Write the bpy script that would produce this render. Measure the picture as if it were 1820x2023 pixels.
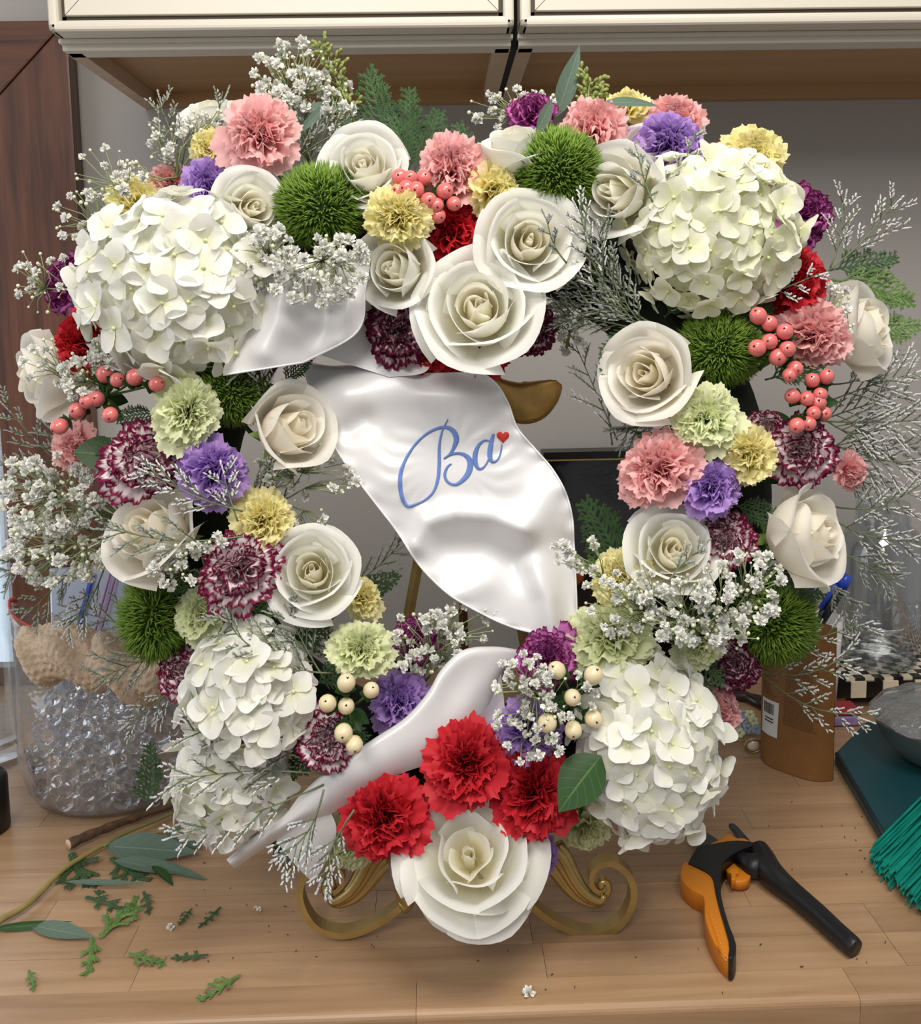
import bpy, bmesh, math, random
import numpy as np
from mathutils import Vector, Matrix, Quaternion
for o in list(bpy.data.objects): bpy.data.objects.remove(o, do_unlink=True)
scn = bpy.context.scene
COL = scn.collection
rnd = random.Random(7)
PI = math.pi

# ------------------------------------------------------------------ camera
FPX, CX, CY = 1825.0, 910.0, 809.0          # focal length and principal point in photo pixels
PITCH, YAW, ROLL = math.radians(6.0), math.radians(-1.25), math.radians(-1.0)
HC = 0.573                                    # lens height above the counter top (z = 0)
cd = bpy.data.cameras.new('camera'); cam = bpy.data.objects.new('camera', cd); COL.objects.link(cam)
cd.sensor_fit = 'HORIZONTAL'; cd.sensor_width = 36.0; cd.lens = FPX * 36.0 / 1820.0
cd.shift_y = -(1011.5 - CY) / 1820.0; cd.clip_start = 0.02; cd.clip_end = 50
RM = Matrix.Rotation(YAW, 3, 'Z') @ Matrix.Rotation(PI / 2 - PITCH, 3, 'X') @ Matrix.Rotation(ROLL, 3, 'Z')
cam.matrix_world = Matrix.Translation((0, 0, HC)) @ RM.to_4x4()
scn.camera = cam
CAM = Vector((0, 0, HC))

# ------------------------------------------------------------------ light and exposure
scn.view_settings.view_transform = 'Standard'; scn.view_settings.look = 'None'
scn.view_settings.gamma = 1.0; scn.view_settings.use_curve_mapping = False
scn.view_settings.exposure = 0.33
w = bpy.data.worlds.new('room_light'); scn.world = w; w.use_nodes = True
bg = w.node_tree.nodes['Background']; bg.inputs[0].default_value = (0.97, 0.98, 1.0, 1); bg.inputs[1].default_value = 0.26
def area(name, loc, target, sx, sy, power, col):
    l = bpy.data.lights.new(name, 'AREA'); l.shape = 'RECTANGLE'; l.size = sx; l.size_y = sy; l.energy = power; l.color = col
    o = bpy.data.objects.new(name, l); COL.objects.link(o); o.location = loc
    o.rotation_euler = (Vector(target) - Vector(loc)).to_track_quat('-Z', 'Y').to_euler(); return o
area('ceiling_lamp', (0.25, 0.12, 1.62), (0.05, 0.75, 0.2), 0.75, 0.45, 13.0, (1.0, 0.94, 0.85))
area('ceiling_lamp_rear', (-0.5, -0.9, 1.62), (0.0, 0.9, 0.4), 0.8, 0.5, 14.0, (1.0, 0.95, 0.88))
area('window_daylight', (-1.6, 0.5, 0.75), (0.0, 0.9, 0.4), 0.9, 1.2, 4.5, (0.93, 0.97, 1.0))

# ------------------------------------------------------------------ pixel rays -> places in the room
def ray(px, py):
    return RM @ Vector(((px - CX) / FPX, -(py - CY) / FPX, -1.0))
def at(px, py, depth):
    d = ray(px, py); return CAM + d * (depth / d.y)
def tab(px, py, z=0.0):
    d = ray(px, py); return CAM + d * ((z - HC) / d.z)
WY0, WZ0, WTL = 0.865, 0.40, math.tan(math.radians(6))   # the wreath leans back on its easel
WCX, WCY, WRM = 905.0, 965.0, 530.0
def plane(px, py, off=0.0):
    d = ray(px, py)
    t = (WY0 - WTL * WZ0 - CAM.y + WTL * CAM.z) / (d.y - WTL * d.z)
    return at(px, py, (CAM + d * t).y - off)
def bulge(px, py):
    r = math.hypot(px - WCX, py - WCY)
    return 0.085 * math.sqrt(max(0.0, 1 - ((r - WRM) / 330.0) ** 2))
def wp(px, py, off=0.0):
    return plane(px, py, bulge(px, py) + off)
def pxm(P): return P.y / FPX * 1.0            # metres per photo pixel at that depth
RIGHT = RM @ Vector((1, 0, 0)); UP = RM @ Vector((0, 1, 0))
def facing(P, px, py, tilt=None):
    f = (CAM - P).normalized()
    if tilt is None:
        r = math.hypot(px - WCX, py - WCY) + 1e-6
        k = max(-1, min(1, (r - 470) / 330.0)) * 0.75
        tx, ty = (px - WCX) / r * k, -(py - WCY) / r * k
        ty += 0.12
    else: tx, ty = tilt
    return (f + RIGHT * tx + UP * ty).normalized()
def orient(n, ang=0.0):
    return n.to_track_quat('Z', 'Y') @ Quaternion((0, 0, 1), ang)

# ------------------------------------------------------------------ object helpers
def tag(o, label=None, cat=None, group=None, kind=None):
    if label: o['label'] = label
    if cat: o['category'] = cat
    if group: o['group'] = group
    if kind: o['kind'] = kind
    return o
def link(o, parent=None):
    COL.objects.link(o)
    if parent is not None: o.parent = parent
    return o
def thing(name, loc, label, cat, group=None, rot=None, s=1.0):
    o = bpy.data.objects.new(name, None); link(o); o.empty_display_size = 0.02
    o.location = loc; o.scale = (s, s, s)
    if rot is not None: o.rotation_mode = 'QUATERNION'; o.rotation_quaternion = rot
    return tag(o, label, cat, group)
def mesh(name, verts, faces, m=None, uv=None, smooth=True):
    me = bpy.data.meshes.new(name)
    me.from_pydata([tuple(v) for v in verts], [], faces)
    if smooth: me.polygons.foreach_set('use_smooth', [True] * len(me.polygons))
    if uv is not None:
        l = me.uv_layers.new(name='UVMap')
        vi = np.empty(len(me.loops), dtype=np.int32); me.loops.foreach_get('vertex_index', vi)
        l.data.foreach_set('uv', np.asarray(uv, dtype=np.float32)[vi].ravel())
    if m is not None: me.materials.append(m)
    me.update(); return me
def inst(name, me, parent=None, m=None, loc=None, rot=None, s=None):
    o = bpy.data.objects.new(name, me); link(o, parent)
    if m is not None and (len(me.materials) == 0 or me.materials[0] != m):
        if len(me.materials) == 0: me.materials.append(m)
        else: o.material_slots[0].link = 'OBJECT'; o.material_slots[0].material = m
    if loc is not None: o.location = loc
    if rot is not None:
        if isinstance(rot, Quaternion): o.rotation_mode = 'QUATERNION'; o.rotation_quaternion = rot
        else: o.rotation_euler = rot
    if s is not None: o.scale = (s, s, s) if not hasattr(s, '__len__') else s
    return o
def grid(P, closed_u=False):
    nv, nu = P.shape[:2]; f = []
    for j in range(nv - 1):
        for i in range(nu - 1 + (1 if closed_u else 0)):
            a = j * nu + i; b = j * nu + (i + 1) % nu
            f.append((a, b, b + nu, a + nu))
    return P.reshape(-1, 3), f
class MB:
    def __init__(s): s.v = []; s.f = []
    def add(s, v, f):
        n = len(s.v); s.v.extend([tuple(p) for p in v]); s.f.extend([tuple(i + n for i in q) for q in f])
    def tube(s, pts, rad, sides=4, cap=True, flat=1.0):
        pts = [Vector(p) for p in pts]; n = len(pts)
        if not hasattr(rad, '__len__'): rad = [rad] * n
        vs = []; prev = None
        for i, p in enumerate(pts):
            d = (pts[min(i + 1, n - 1)] - pts[max(i - 1, 0)])
            d = d.normalized() if d.length > 1e-9 else Vector((0, 0, 1))
            a = prev if prev is not None else (Vector((0, 0, 1)) if abs(d.z) < .9 else Vector((1, 0, 0)))
            x = (a - d * a.dot(d))
            x = x.normalized() if x.length > 1e-6 else d.orthogonal().normalized()
            prev = x; y = d.cross(x)
            for k in range(sides):
                t = 2 * PI * k / sides
                vs.append(p + x * (rad[i] * math.cos(t)) + y * (rad[i] * flat * math.sin(t)))
        fs = [(i * sides + k, i * sides + (k + 1) % sides, (i + 1) * sides + (k + 1) % sides, (i + 1) * sides + k) for i in range(n - 1) for k in range(sides)]
        if cap: fs.append(tuple(range(sides))[::-1]); fs.append(tuple((n - 1) * sides + k for k in range(sides)))
        s.add(vs, fs)
    def spindle(s, p, d, ln, r, flat=1.0, nrm=None):
        d = d.normalized(); x = (nrm.cross(d) if nrm is not None else d.orthogonal())
        x = x.normalized() if x.length > 1e-6 else d.orthogonal().normalized()
        y = d.cross(x); m = p + d * (ln * .45)
        s.add([p, m + x * r, m + y * r * flat, m - x * r, m - y * r * flat, p + d * ln],
              [(0, 2, 1), (0, 3, 2), (0, 4, 3), (0, 1, 4), (5, 1, 2), (5, 2, 3), (5, 3, 4), (5, 4, 1)])
    def box(s, x0, x1, y0, y1, z0, z1):
        s.add([(x0, y0, z0), (x1, y0, z0), (x1, y1, z0), (x0, y1, z0), (x0, y0, z1), (x1, y0, z1), (x1, y1, z1), (x0, y1, z1)],
              [(3, 2, 1, 0), (4, 5, 6, 7), (0, 1, 5, 4), (1, 2, 6, 5), (2, 3, 7, 6), (3, 0, 4, 7)])
    def ball(s, c, r, nu=8, nv=6, sc=(1, 1, 1)):
        P = np.array([[[c[0] + r * sc[0] * math.sin(PI * j / nv) * math.cos(2 * PI * i / nu), c[1] + r * sc[1] * math.sin(PI * j / nv) * math.sin(2 * PI * i / nu), c[2] - r * sc[2] * math.cos(PI * j / nv)] for i in range(nu)] for j in range(nv + 1)])
        s.add(*grid(P, True))
    def mesh(s, name, m=None, smooth=True): return mesh(name, s.v, s.f, m, None, smooth)
    def build(s, name, m, parent=None, smooth=True): return inst(name, s.mesh(name, m, smooth), parent)
def lathe(prof, n=32):
    P = np.array([[[r * math.cos(2 * PI * i / n), r * math.sin(2 * PI * i / n), z] for i in range(n)] for r, z in prof])
    return grid(P, True)
def spline(pts, n):
    """Catmull-Rom through points of any dimension, n samples"""
    A = np.array(pts, dtype=float); m = len(A)
    E = np.vstack([2 * A[0] - A[1], A, 2 * A[-1] - A[-2]])
    out = []
    for q in np.linspace(0, m - 1, n):
        i = min(int(q), m - 2); t = q - i
        a, b, c, d = E[i], E[i + 1], E[i + 2], E[i + 3]
        out.append(.5 * ((2 * b) + (-a + c) * t + (2 * a - 5 * b + 4 * c - d) * t * t + (-a + 3 * b - 3 * c + d) * t ** 3))
    return np.array(out)
def bez(cp, t):
    cp = [np.array(c, dtype=float) for c in cp]; n = len(cp) - 1
    return sum(math.comb(n, k) * (1 - t) ** (n - k) * t ** k * cp[k] for k in range(n + 1))
def bevel_mesh(me, width, seg=2):
    bm = bmesh.new(); bm.from_mesh(me)
    bmesh.ops.bevel(bm, geom=list(bm.edges), offset=width, segments=seg, affect='EDGES', profile=.6, clamp_overlap=True)
    bm.to_mesh(me); bm.free(); return me

# ------------------------------------------------------------------ materials
def srgb(h):
    c = [int(h[i:i + 2], 16) / 255 for i in (0, 2, 4)]
    return tuple(x / 12.92 if x <= .04045 else ((x + .055) / 1.055) ** 2.4 for x in c) + (1,)
def newmat(name):
    m = bpy.data.materials.new(name); m.use_nodes = True
    nt = m.node_tree; return m, nt, nt.nodes['Principled BSDF'], nt.nodes['Material Output']
def mat(name, h, rough=.5, metal=0.0, spec=.5, bump=0.0, bscale=80, var=0.0, coat=0.0, sheen=0.0, stretch=(1, 1, 1)):
    m, nt, b, out = newmat(name); c = srgb(h)
    b.inputs['Base Color'].default_value = c; b.inputs['Roughness'].default_value = rough
    b.inputs['Metallic'].default_value = metal; b.inputs['Specular IOR Level'].default_value = spec
    b.inputs['Coat Weight'].default_value = coat; b.inputs['Sheen Weight'].default_value = sheen
    if bump or var:
        tc = nt.nodes.new('ShaderNodeTexCoord'); mp = nt.nodes.new('ShaderNodeMapping'); mp.inputs['Scale'].default_value = stretch
        nz = nt.nodes.new('ShaderNodeTexNoise'); nz.inputs['Scale'].default_value = bscale; nz.inputs['Detail'].default_value = 4
        nt.links.new(tc.outputs['Object'], mp.inputs[0]); nt.links.new(mp.outputs[0], nz.inputs['Vector'])
        if bump:
            bp = nt.nodes.new('ShaderNodeBump'); bp.inputs['Strength'].default_value = bump; bp.inputs['Distance'].default_value = .002
            nt.links.new(nz.outputs['Fac'], bp.inputs['Height']); nt.links.new(bp.outputs[0], b.inputs['Normal'])
        if var:
            cr = nt.nodes.new('ShaderNodeValToRGB'); e = cr.color_ramp.elements
            e[0].position = .3; e[1].position = .7
            e[0].color = tuple(x * (1 - var) for x in c[:3]) + (1,); e[1].color = tuple(min(1, x * (1 + var)) for x in c[:3]) + (1,)
            nt.links.new(nz.outputs['Fac'], cr.inputs[0]); nt.links.new(cr.outputs[0], b.inputs['Base Color'])
    return m
def petal_mat(name, base, tip, edge=None, edge_at=.92, streak=.0, trans=.28, mid=None, rough=.55, tcol=None):
    """colour runs from the petal's claw (v=0) to its rim (v=1); edge = a rim of another colour with streaks running in"""
    m, nt, b, out = newmat(name); L = nt.links.new
    uv = nt.nodes.new('ShaderNodeUVMap'); uv.uv_map = 'UVMap'
    sp = nt.nodes.new('ShaderNodeSeparateXYZ'); L(uv.outputs[0], sp.inputs[0])
    cr = nt.nodes.new('ShaderNodeValToRGB'); e = cr.color_ramp.elements
    e[0].color = srgb(base); e[0].position = .1; e[1].color = srgb(tip); e[1].position = .85
    if mid: x = e.new(.5); x.color = srgb(mid)
    L(sp.outputs['Y'], cr.inputs[0]); col = cr.outputs[0]
    oi = nt.nodes.new('ShaderNodeObjectInfo')
    hsv = nt.nodes.new('ShaderNodeHueSaturation'); mr = nt.nodes.new('ShaderNodeMapRange')
    mr.inputs['To Min'].default_value = .93; mr.inputs['To Max'].default_value = 1.05
    L(oi.outputs['Random'], mr.inputs['Value']); L(mr.outputs[0], hsv.inputs['Value']); L(col, hsv.inputs['Color']); col = hsv.outputs[0]
    if edge:
        mp = nt.nodes.new('ShaderNodeMapping'); mp.inputs['Scale'].default_value = (7, .6, 1)
        vm = nt.nodes.new('ShaderNodeVectorMath'); vm.operation = 'ADD'
        cb = nt.nodes.new('ShaderNodeCombineXYZ'); mu = nt.nodes.new('ShaderNodeMath'); mu.operation = 'MULTIPLY'; mu.inputs[1].default_value = 17
        L(oi.outputs['Random'], mu.inputs[0]); L(mu.outputs[0], cb.inputs[0]); L(mu.outputs[0], cb.inputs[1])
        L(uv.outputs[0], mp.inputs[0]); L(mp.outputs[0], vm.inputs[0]); L(cb.outputs[0], vm.inputs[1])
        nz = nt.nodes.new('ShaderNodeTexNoise'); nz.inputs['Scale'].default_value = 2.2; nz.inputs['Detail'].default_value = 3
        L(vm.outputs[0], nz.inputs['Vector'])
        a = nt.nodes.new('ShaderNodeMath'); a.operation = 'SUBTRACT'; a.inputs[1].default_value = .5; L(nz.outputs['Fac'], a.inputs[0])
        c2 = nt.nodes.new('ShaderNodeMath'); c2.operation = 'MULTIPLY_ADD'; c2.inputs[1].default_value = streak; L(a.outputs[0], c2.inputs[0]); L(sp.outputs['Y'], c2.inputs[2])
        r2 = nt.nodes.new('ShaderNodeMapRange'); r2.inputs['From Min'].default_value = edge_at - .03; r2.inputs['From Max'].default_value = edge_at + .03
        L(c2.outputs[0], r2.inputs['Value'])
        mx = nt.nodes.new('ShaderNodeMix'); mx.data_type = 'RGBA'; L(r2.outputs[0], mx.inputs[0]); L(col, mx.inputs[6]); mx.inputs[7].default_value = srgb(edge)
        col = mx.outputs[2]
    L(col, b.inputs['Base Color']); b.inputs['Roughness'].default_value = rough; b.inputs['Specular IOR Level'].default_value = .25
    tr = nt.nodes.new('ShaderNodeBsdfTranslucent'); L(col, tr.inputs[0])
    ms = nt.nodes.new('ShaderNodeMixShader'); ms.inputs[0].default_value = trans
    L(b.outputs[0], ms.inputs[1]); L(tr.outputs[0], ms.inputs[2]); L(ms.outputs[0], out.inputs[0])
    return m
def film_mat(name, tint=(1, 1, 1, 1), gloss=.12, rough=.08, milky=0.0, bump=0.0, bscale=25):
    """thin clear plastic or thin glass: see-through with a Fresnel sheen"""
    m, nt, b, out = newmat(name); L = nt.links.new
    tp = nt.nodes.new('ShaderNodeBsdfTransparent'); tp.inputs[0].default_value = tint
    gl = nt.nodes.new('ShaderNodeBsdfGlossy'); gl.inputs['Roughness'].default_value = rough
    fr = nt.nodes.new('ShaderNodeLayerWeight'); fr.inputs['Blend'].default_value = .25
    ad = nt.nodes.new('ShaderNodeMath'); ad.operation = 'MULTIPLY_ADD'; ad.inputs[1].default_value = .75; ad.inputs[2].default_value = gloss; ad.use_clamp = True
    L(fr.outputs['Facing'], ad.inputs[0])
    ms = nt.nodes.new('ShaderNodeMixShader'); L(ad.outputs[0], ms.inputs[0])
    df = nt.nodes.new('ShaderNodeBsdfDiffuse'); df.inputs[0].default_value = (.85, .87, .9, 1)
    m2 = nt.nodes.new('ShaderNodeMixShader'); m2.inputs[0].default_value = milky; L(tp.outputs[0], m2.inputs[1]); L(df.outputs[0], m2.inputs[2])
    L(m2.outputs[0], ms.inputs[1]); L(gl.outputs[0], ms.inputs[2]); L(ms.outputs[0], out.inputs[0])
    if bump:
        tc = nt.nodes.new('ShaderNodeTexCoord'); nz = nt.nodes.new('ShaderNodeTexNoise'); nz.inputs['Scale'].default_value = bscale; nz.inputs['Detail'].default_value = 3
        bp = nt.nodes.new('ShaderNodeBump'); bp.inputs['Strength'].default_value = bump; bp.inputs['Distance'].default_value = .01
        L(tc.outputs['Object'], nz.inputs['Vector']); L(nz.outputs['Fac'], bp.inputs['Height'])
        for n in (gl, fr): L(bp.outputs[0], n.inputs['Normal'])
    nt.nodes.remove(b); return m
def wood_mat(name, dark, light, sx=3.0, sy=60.0, rough=.35, axis='X', objvar=.0, contrast=(.3, .72), bump=.05, coat=0.0):
    m, nt, b, out = newmat(name); L = nt.links.new
    tc = nt.nodes.new('ShaderNodeTexCoord'); oi = nt.nodes.new('ShaderNodeObjectInfo')
    mu = nt.nodes.new('ShaderNodeMath'); mu.operation = 'MULTIPLY'; mu.inputs[1].default_value = 31
    L(oi.outputs['Random'], mu.inputs[0])
    ad = nt.nodes.new('ShaderNodeVectorMath'); ad.operation = 'ADD'; L(tc.outputs['Object'], ad.inputs[0]); L(mu.outputs[0], ad.inputs[1])
    mp = nt.nodes.new('ShaderNodeMapping'); mp.inputs['Scale'].default_value = {'X': (sx, sy, sy), 'Z': (sy, sy, sx)}[axis]
    L(ad.outputs[0], mp.inputs[0])
    nz = nt.nodes.new('ShaderNodeTexNoise'); nz.inputs['Scale'].default_value = 1; nz.inputs['Detail'].default_value = 6; nz.inputs['Roughness'].default_value = .62; nz.inputs['Distortion'].default_value = .4
    L(mp.outputs[0], nz.inputs['Vector'])
    cr = nt.nodes.new('ShaderNodeValToRGB'); e = cr.color_ramp.elements; e[0].position, e[1].position = contrast
    e[0].color = srgb(dark); e[1].color = srgb(light); L(nz.outputs['Fac'], cr.inputs[0])
    hsv = nt.nodes.new('ShaderNodeHueSaturation'); mr = nt.nodes.new('ShaderNodeMapRange')
    mr.inputs['To Min'].default_value = 1 - objvar; mr.inputs['To Max'].default_value = 1 + objvar
    L(oi.outputs['Random'], mr.inputs['Value']); L(mr.outputs[0], hsv.inputs['Value']); L(cr.outputs[0], hsv.inputs['Color'])
    L(hsv.outputs[0], b.inputs['Base Color']); b.inputs['Roughness'].default_value = rough; b.inputs['Coat Weight'].default_value = coat; b.inputs['Coat Roughness'].default_value = .15
    bp = nt.nodes.new('ShaderNodeBump'); bp.inputs['Strength'].default_value = bump; bp.inputs['Distance'].default_value = .002
    L(nz.outputs['Fac'], bp.inputs['Height']); L(bp.outputs[0], b.inputs['Normal'])
    return m
M = {}
M['wall'] = mat('wall_paint', 'aaa6a2', .7, bump=.05, bscale=120)
M['stave'] = wood_mat('butcher_block', '9c7a5a', 'ba9876', 4, 55, .40, 'X', .10, bump=.04, coat=.12)
M['mahogany'] = wood_mat('mahogany', '3b2012', '734632', 4, 55, .34, 'Z', .06, bump=.05, coat=.25)
M['mahogany_x'] = wood_mat('mahogany_across', '3b2012', '734632', 4, 55, .34, 'X', .06, bump=.05, coat=.25)
M['cream'] = mat('cream_lacquer', 'd8d1c3', .38, bump=.02, bscale=40)
M['creamline'] = mat('dark_groove', '4b4032', .6)
M['tanwood'] = wood_mat('cabinet_underside', 'a8845a', 'b8946a', 2, 30, .5, 'X', .03, bump=.01)
M['tanlip'] = wood_mat('cabinet_lip', 'b9a288', 'c6b096', 2, 30, .5, 'X', .02, bump=.01)
M['black'] = mat('gap_shade', '0c0b0b', .7)
M['gold'] = mat('antique_gold', 'b39a62', .36, .75, .5, bump=.15, bscale=60, var=.12)
M['goldham'] = mat('hammered_gold', 'b08c4e', .32, .65, .5, bump=.55, bscale=45, var=.25)
M['satin'] = mat('white_satin', 'e4e3e5', .38, .08, .6, sheen=.25)
M['thread'] = mat('white_thread', 'f2f2f4', .6, bump=.3, bscale=900)
M['bluethread'] = mat('blue_thread', '6f8fd6', .45, bump=.5, bscale=1500, sheen=.3)
M['redthread'] = mat('red_thread', 'd62c22', .5, bump=.5, bscale=1500)
M['rose'] = petal_mat('rose_white', 'f9f5da', 'fdfdf9', mid='fcfbf2', trans=.40)
M['rose_in'] = petal_mat('rose_cream_heart', 'faf1cc', 'fdfbf0', mid='fcf7e2', trans=.44)
M['rose_iv'] = petal_mat('rose_ivory', 'f8f1dc', 'fdfaf3', mid='fbf6ea', trans=.40)
M['rose_ivin'] = petal_mat('rose_ivory_heart', 'f9eecf', 'fdf8ea', mid='fbf4df', trans=.44)
M['hyd'] = petal_mat('hydrangea_white', 'f2f3d8', 'fafaf6', mid='f8f8ee', trans=.3)
M['hyd_g'] = petal_mat('hydrangea_cream', 'eef0c8', 'f8f8ea', mid='f4f5de', trans=.3)
M['hydcore'] = mat('hydrangea_heart', 'dde2c0', .8)
M['bead'] = mat('floret_eye', 'dfe2b4', .5)
C = {}
C['pink'] = petal_mat('carnation_pink', 'f08f96', 'fcc9c8', mid='f8adb0', trans=.34)
C['yellow'] = petal_mat('carnation_yellow', 'f8e678', 'fff8c0', mid='fcf09a', trans=.38)
C['lavender'] = petal_mat('carnation_lavender', '7a48b4', 'c29fe2', mid='a477d2', trans=.34)
C['red'] = petal_mat('carnation_red', 'a81424', 'cf2c38', mid='be202e', trans=.2)
C['green'] = petal_mat('carnation_green', 'd2de90', 'eff4cc', mid='e2ebae', trans=.36)
C['magenta'] = petal_mat('carnation_magenta', 'bc3f9e', 'd07ac2', '74104e', .95, .10, mid='c65cb2', trans=.34)
C['bicolor'] = petal_mat('carnation_burgundy_edged', 'f0ccd8', 'faecef', '7d1440', .925, .26, mid='f3d8e0')
C['shadebi'] = petal_mat('carnation_burgundy_edged_shaded', 'dcb4c8', 'ead4dc', '6a1238', .90, .28, mid='dcbacb')  # burgundy-edged carnation again, with shade put into its petal colours
M['stemg'] = mat('green_stem', '4f6b33', .6, var=.2)
M['calyx'] = mat('green_calyx', '7f9850', .55, var=.15)
M['gypstem'] = mat('fine_green_stem', '94a070', .6)
M['gyp'] = petal_mat('gypsophila_white', 'dfe0d2', 'fbfbf8', trans=.2)
M['bud'] = mat('gypsophila_bud', 'dde2c4', .5)
M['limstem'] = mat('limonium_stem', '6f7c5c', .6)
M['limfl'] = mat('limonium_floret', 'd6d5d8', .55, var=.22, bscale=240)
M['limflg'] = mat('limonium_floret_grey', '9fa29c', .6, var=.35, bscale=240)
M['cedar'] = mat('cedar_green', '34522a', .5, var=.35, bscale=60)
M['cedarl'] = mat('cedar_light', '5a7a38', .5, var=.3, bscale=60)
M['moss'] = mat('dianthus_green', '6b8a2a', .55, var=.3, bscale=60)
M['mosscore'] = mat('dianthus_core', '2c4a14', .8)
def leaf_mat(name, h, vein, rough=.5):
    m, nt, b, out = newmat(name); L = nt.links.new
    uv = nt.nodes.new('ShaderNodeUVMap'); uv.uv_map = 'UVMap'; sp = nt.nodes.new('ShaderNodeSeparateXYZ'); L(uv.outputs[0], sp.inputs[0])
    def ma(op, a, b_=None, c=None):
        n = nt.nodes.new('ShaderNodeMath'); n.operation = op
        for i, x in enumerate((a, b_, c)):
            if x is None: continue
            if isinstance(x, (int, float)): n.inputs[i].default_value = x
            else: L(x, n.inputs[i])
        return n.outputs[0]
    au = ma('ABSOLUTE', ma('SUBTRACT', sp.outputs['X'], .5))
    fr = ma('FRACT', ma('SUBTRACT', ma('MULTIPLY', sp.outputs['Y'], 7), ma('MULTIPLY', au, 3.2)))
    v1 = ma('LESS_THAN', fr, .09); v2 = ma('LESS_THAN', au, .022); vv = ma('MAXIMUM', ma('MULTIPLY', v1, .45), v2)
    mx = nt.nodes.new('ShaderNodeMix'); mx.data_type = 'RGBA'; L(vv, mx.inputs[0]); mx.inputs[6].default_value = srgb(h); mx.inputs[7].default_value = srgb(vein)
    L(mx.outputs[2], b.inputs['Base Color']); b.inputs['Roughness'].default_value = rough; b.inputs['Specular IOR Level'].default_value = .35
    bp = nt.nodes.new('ShaderNodeBump'); bp.inputs['Strength'].default_value = .4; bp.inputs['Distance'].default_value = .001; bp.invert = True; L(vv, bp.inputs['Height']); L(bp.outputs[0], b.inputs['Normal'])
    return m
M['leaf'] = leaf_mat('leaf_green', '29491f', '4d7038', .45)
M['euc'] = leaf_mat('eucalyptus_leaf', '586c5e', '71846f', .55)
M['eucseed'] = mat('eucalyptus_seed', '8f9a54', .5, var=.15, bscale=60)
M['berryp'] = mat('berry_coral', 'df7673', .22, spec=.6, var=.10, bscale=40, coat=.3)
M['berryc'] = mat('berry_cream', 'ead9b2', .28, spec=.5, var=.08, bscale=60, coat=.2)
M['berrytip'] = mat('berry_tip', '5a2a20', .6)
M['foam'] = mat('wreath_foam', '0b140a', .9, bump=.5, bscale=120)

# ================================================================== the setting
WALLY = 1.45
b_ = MB(); b_.box(-1.9, 1.9, WALLY, WALLY + .1, -.91, 1.7); tag(b_.build('wall_back', M['wall'], None, False), kind='structure')
# counter: butcher block made of staves
YF, YB = 0.705, WALLY
ctr = bpy.data.objects.new('worktop', None); link(ctr); tag(ctr, 'butcher block worktop of glued tan hardwood staves', 'worktop')
RW = 0.047; row = 0; y = YF + .036
def stave(x0, x1, y0, y1):
    b = MB(); b.box(x0 + .0002, x1 - .0002, y0 + .0002, y1 - .0002, -.04, rnd.uniform(-.0003, 0)); b.build('stave', M['stave'], ctr, False)
# nosing row with a rounded edge
for x0, x1 in ((-.9, -.52), (-.52, -.03), (-.03, .34), (.34, .9)):
    prof = [(YF + .0358, -.04), (YF + .002, -.04)] + [(YF + .007 - .007 * math.cos(a), -.007 + .007 * math.sin(a)) for a in np.linspace(0, PI / 2, 6)] + [(YF + .0358, 0)]
    v = [(x, p[0], p[1]) for x in (x0 + .0002, x1 - .0002) for p in prof]; n = len(prof)
    f = [(i, (i + 1) % n, (i + 1) % n + n, i + n) for i in range(n)] + [tuple(range(n))[::-1], tuple(range(n, 2 * n))]
    inst('stave', mesh('stave', v, f, M['stave'], None, False), ctr)
while y < YB - .001:
    y1 = min(y + RW * rnd.uniform(.85, 1.1), YB)
    if YB - y1 < .015: y1 = YB
    x = -.95 + rnd.uniform(0, .3); xs = [-.95]
    while x < .93: xs.append(x); x += rnd.uniform(.22, .48)
    xs.append(.95)
    for a, b in zip(xs, xs[1:]):
        if b - a > .01: stave(a, b, y, y1)
    y = y1; row += 1

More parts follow.
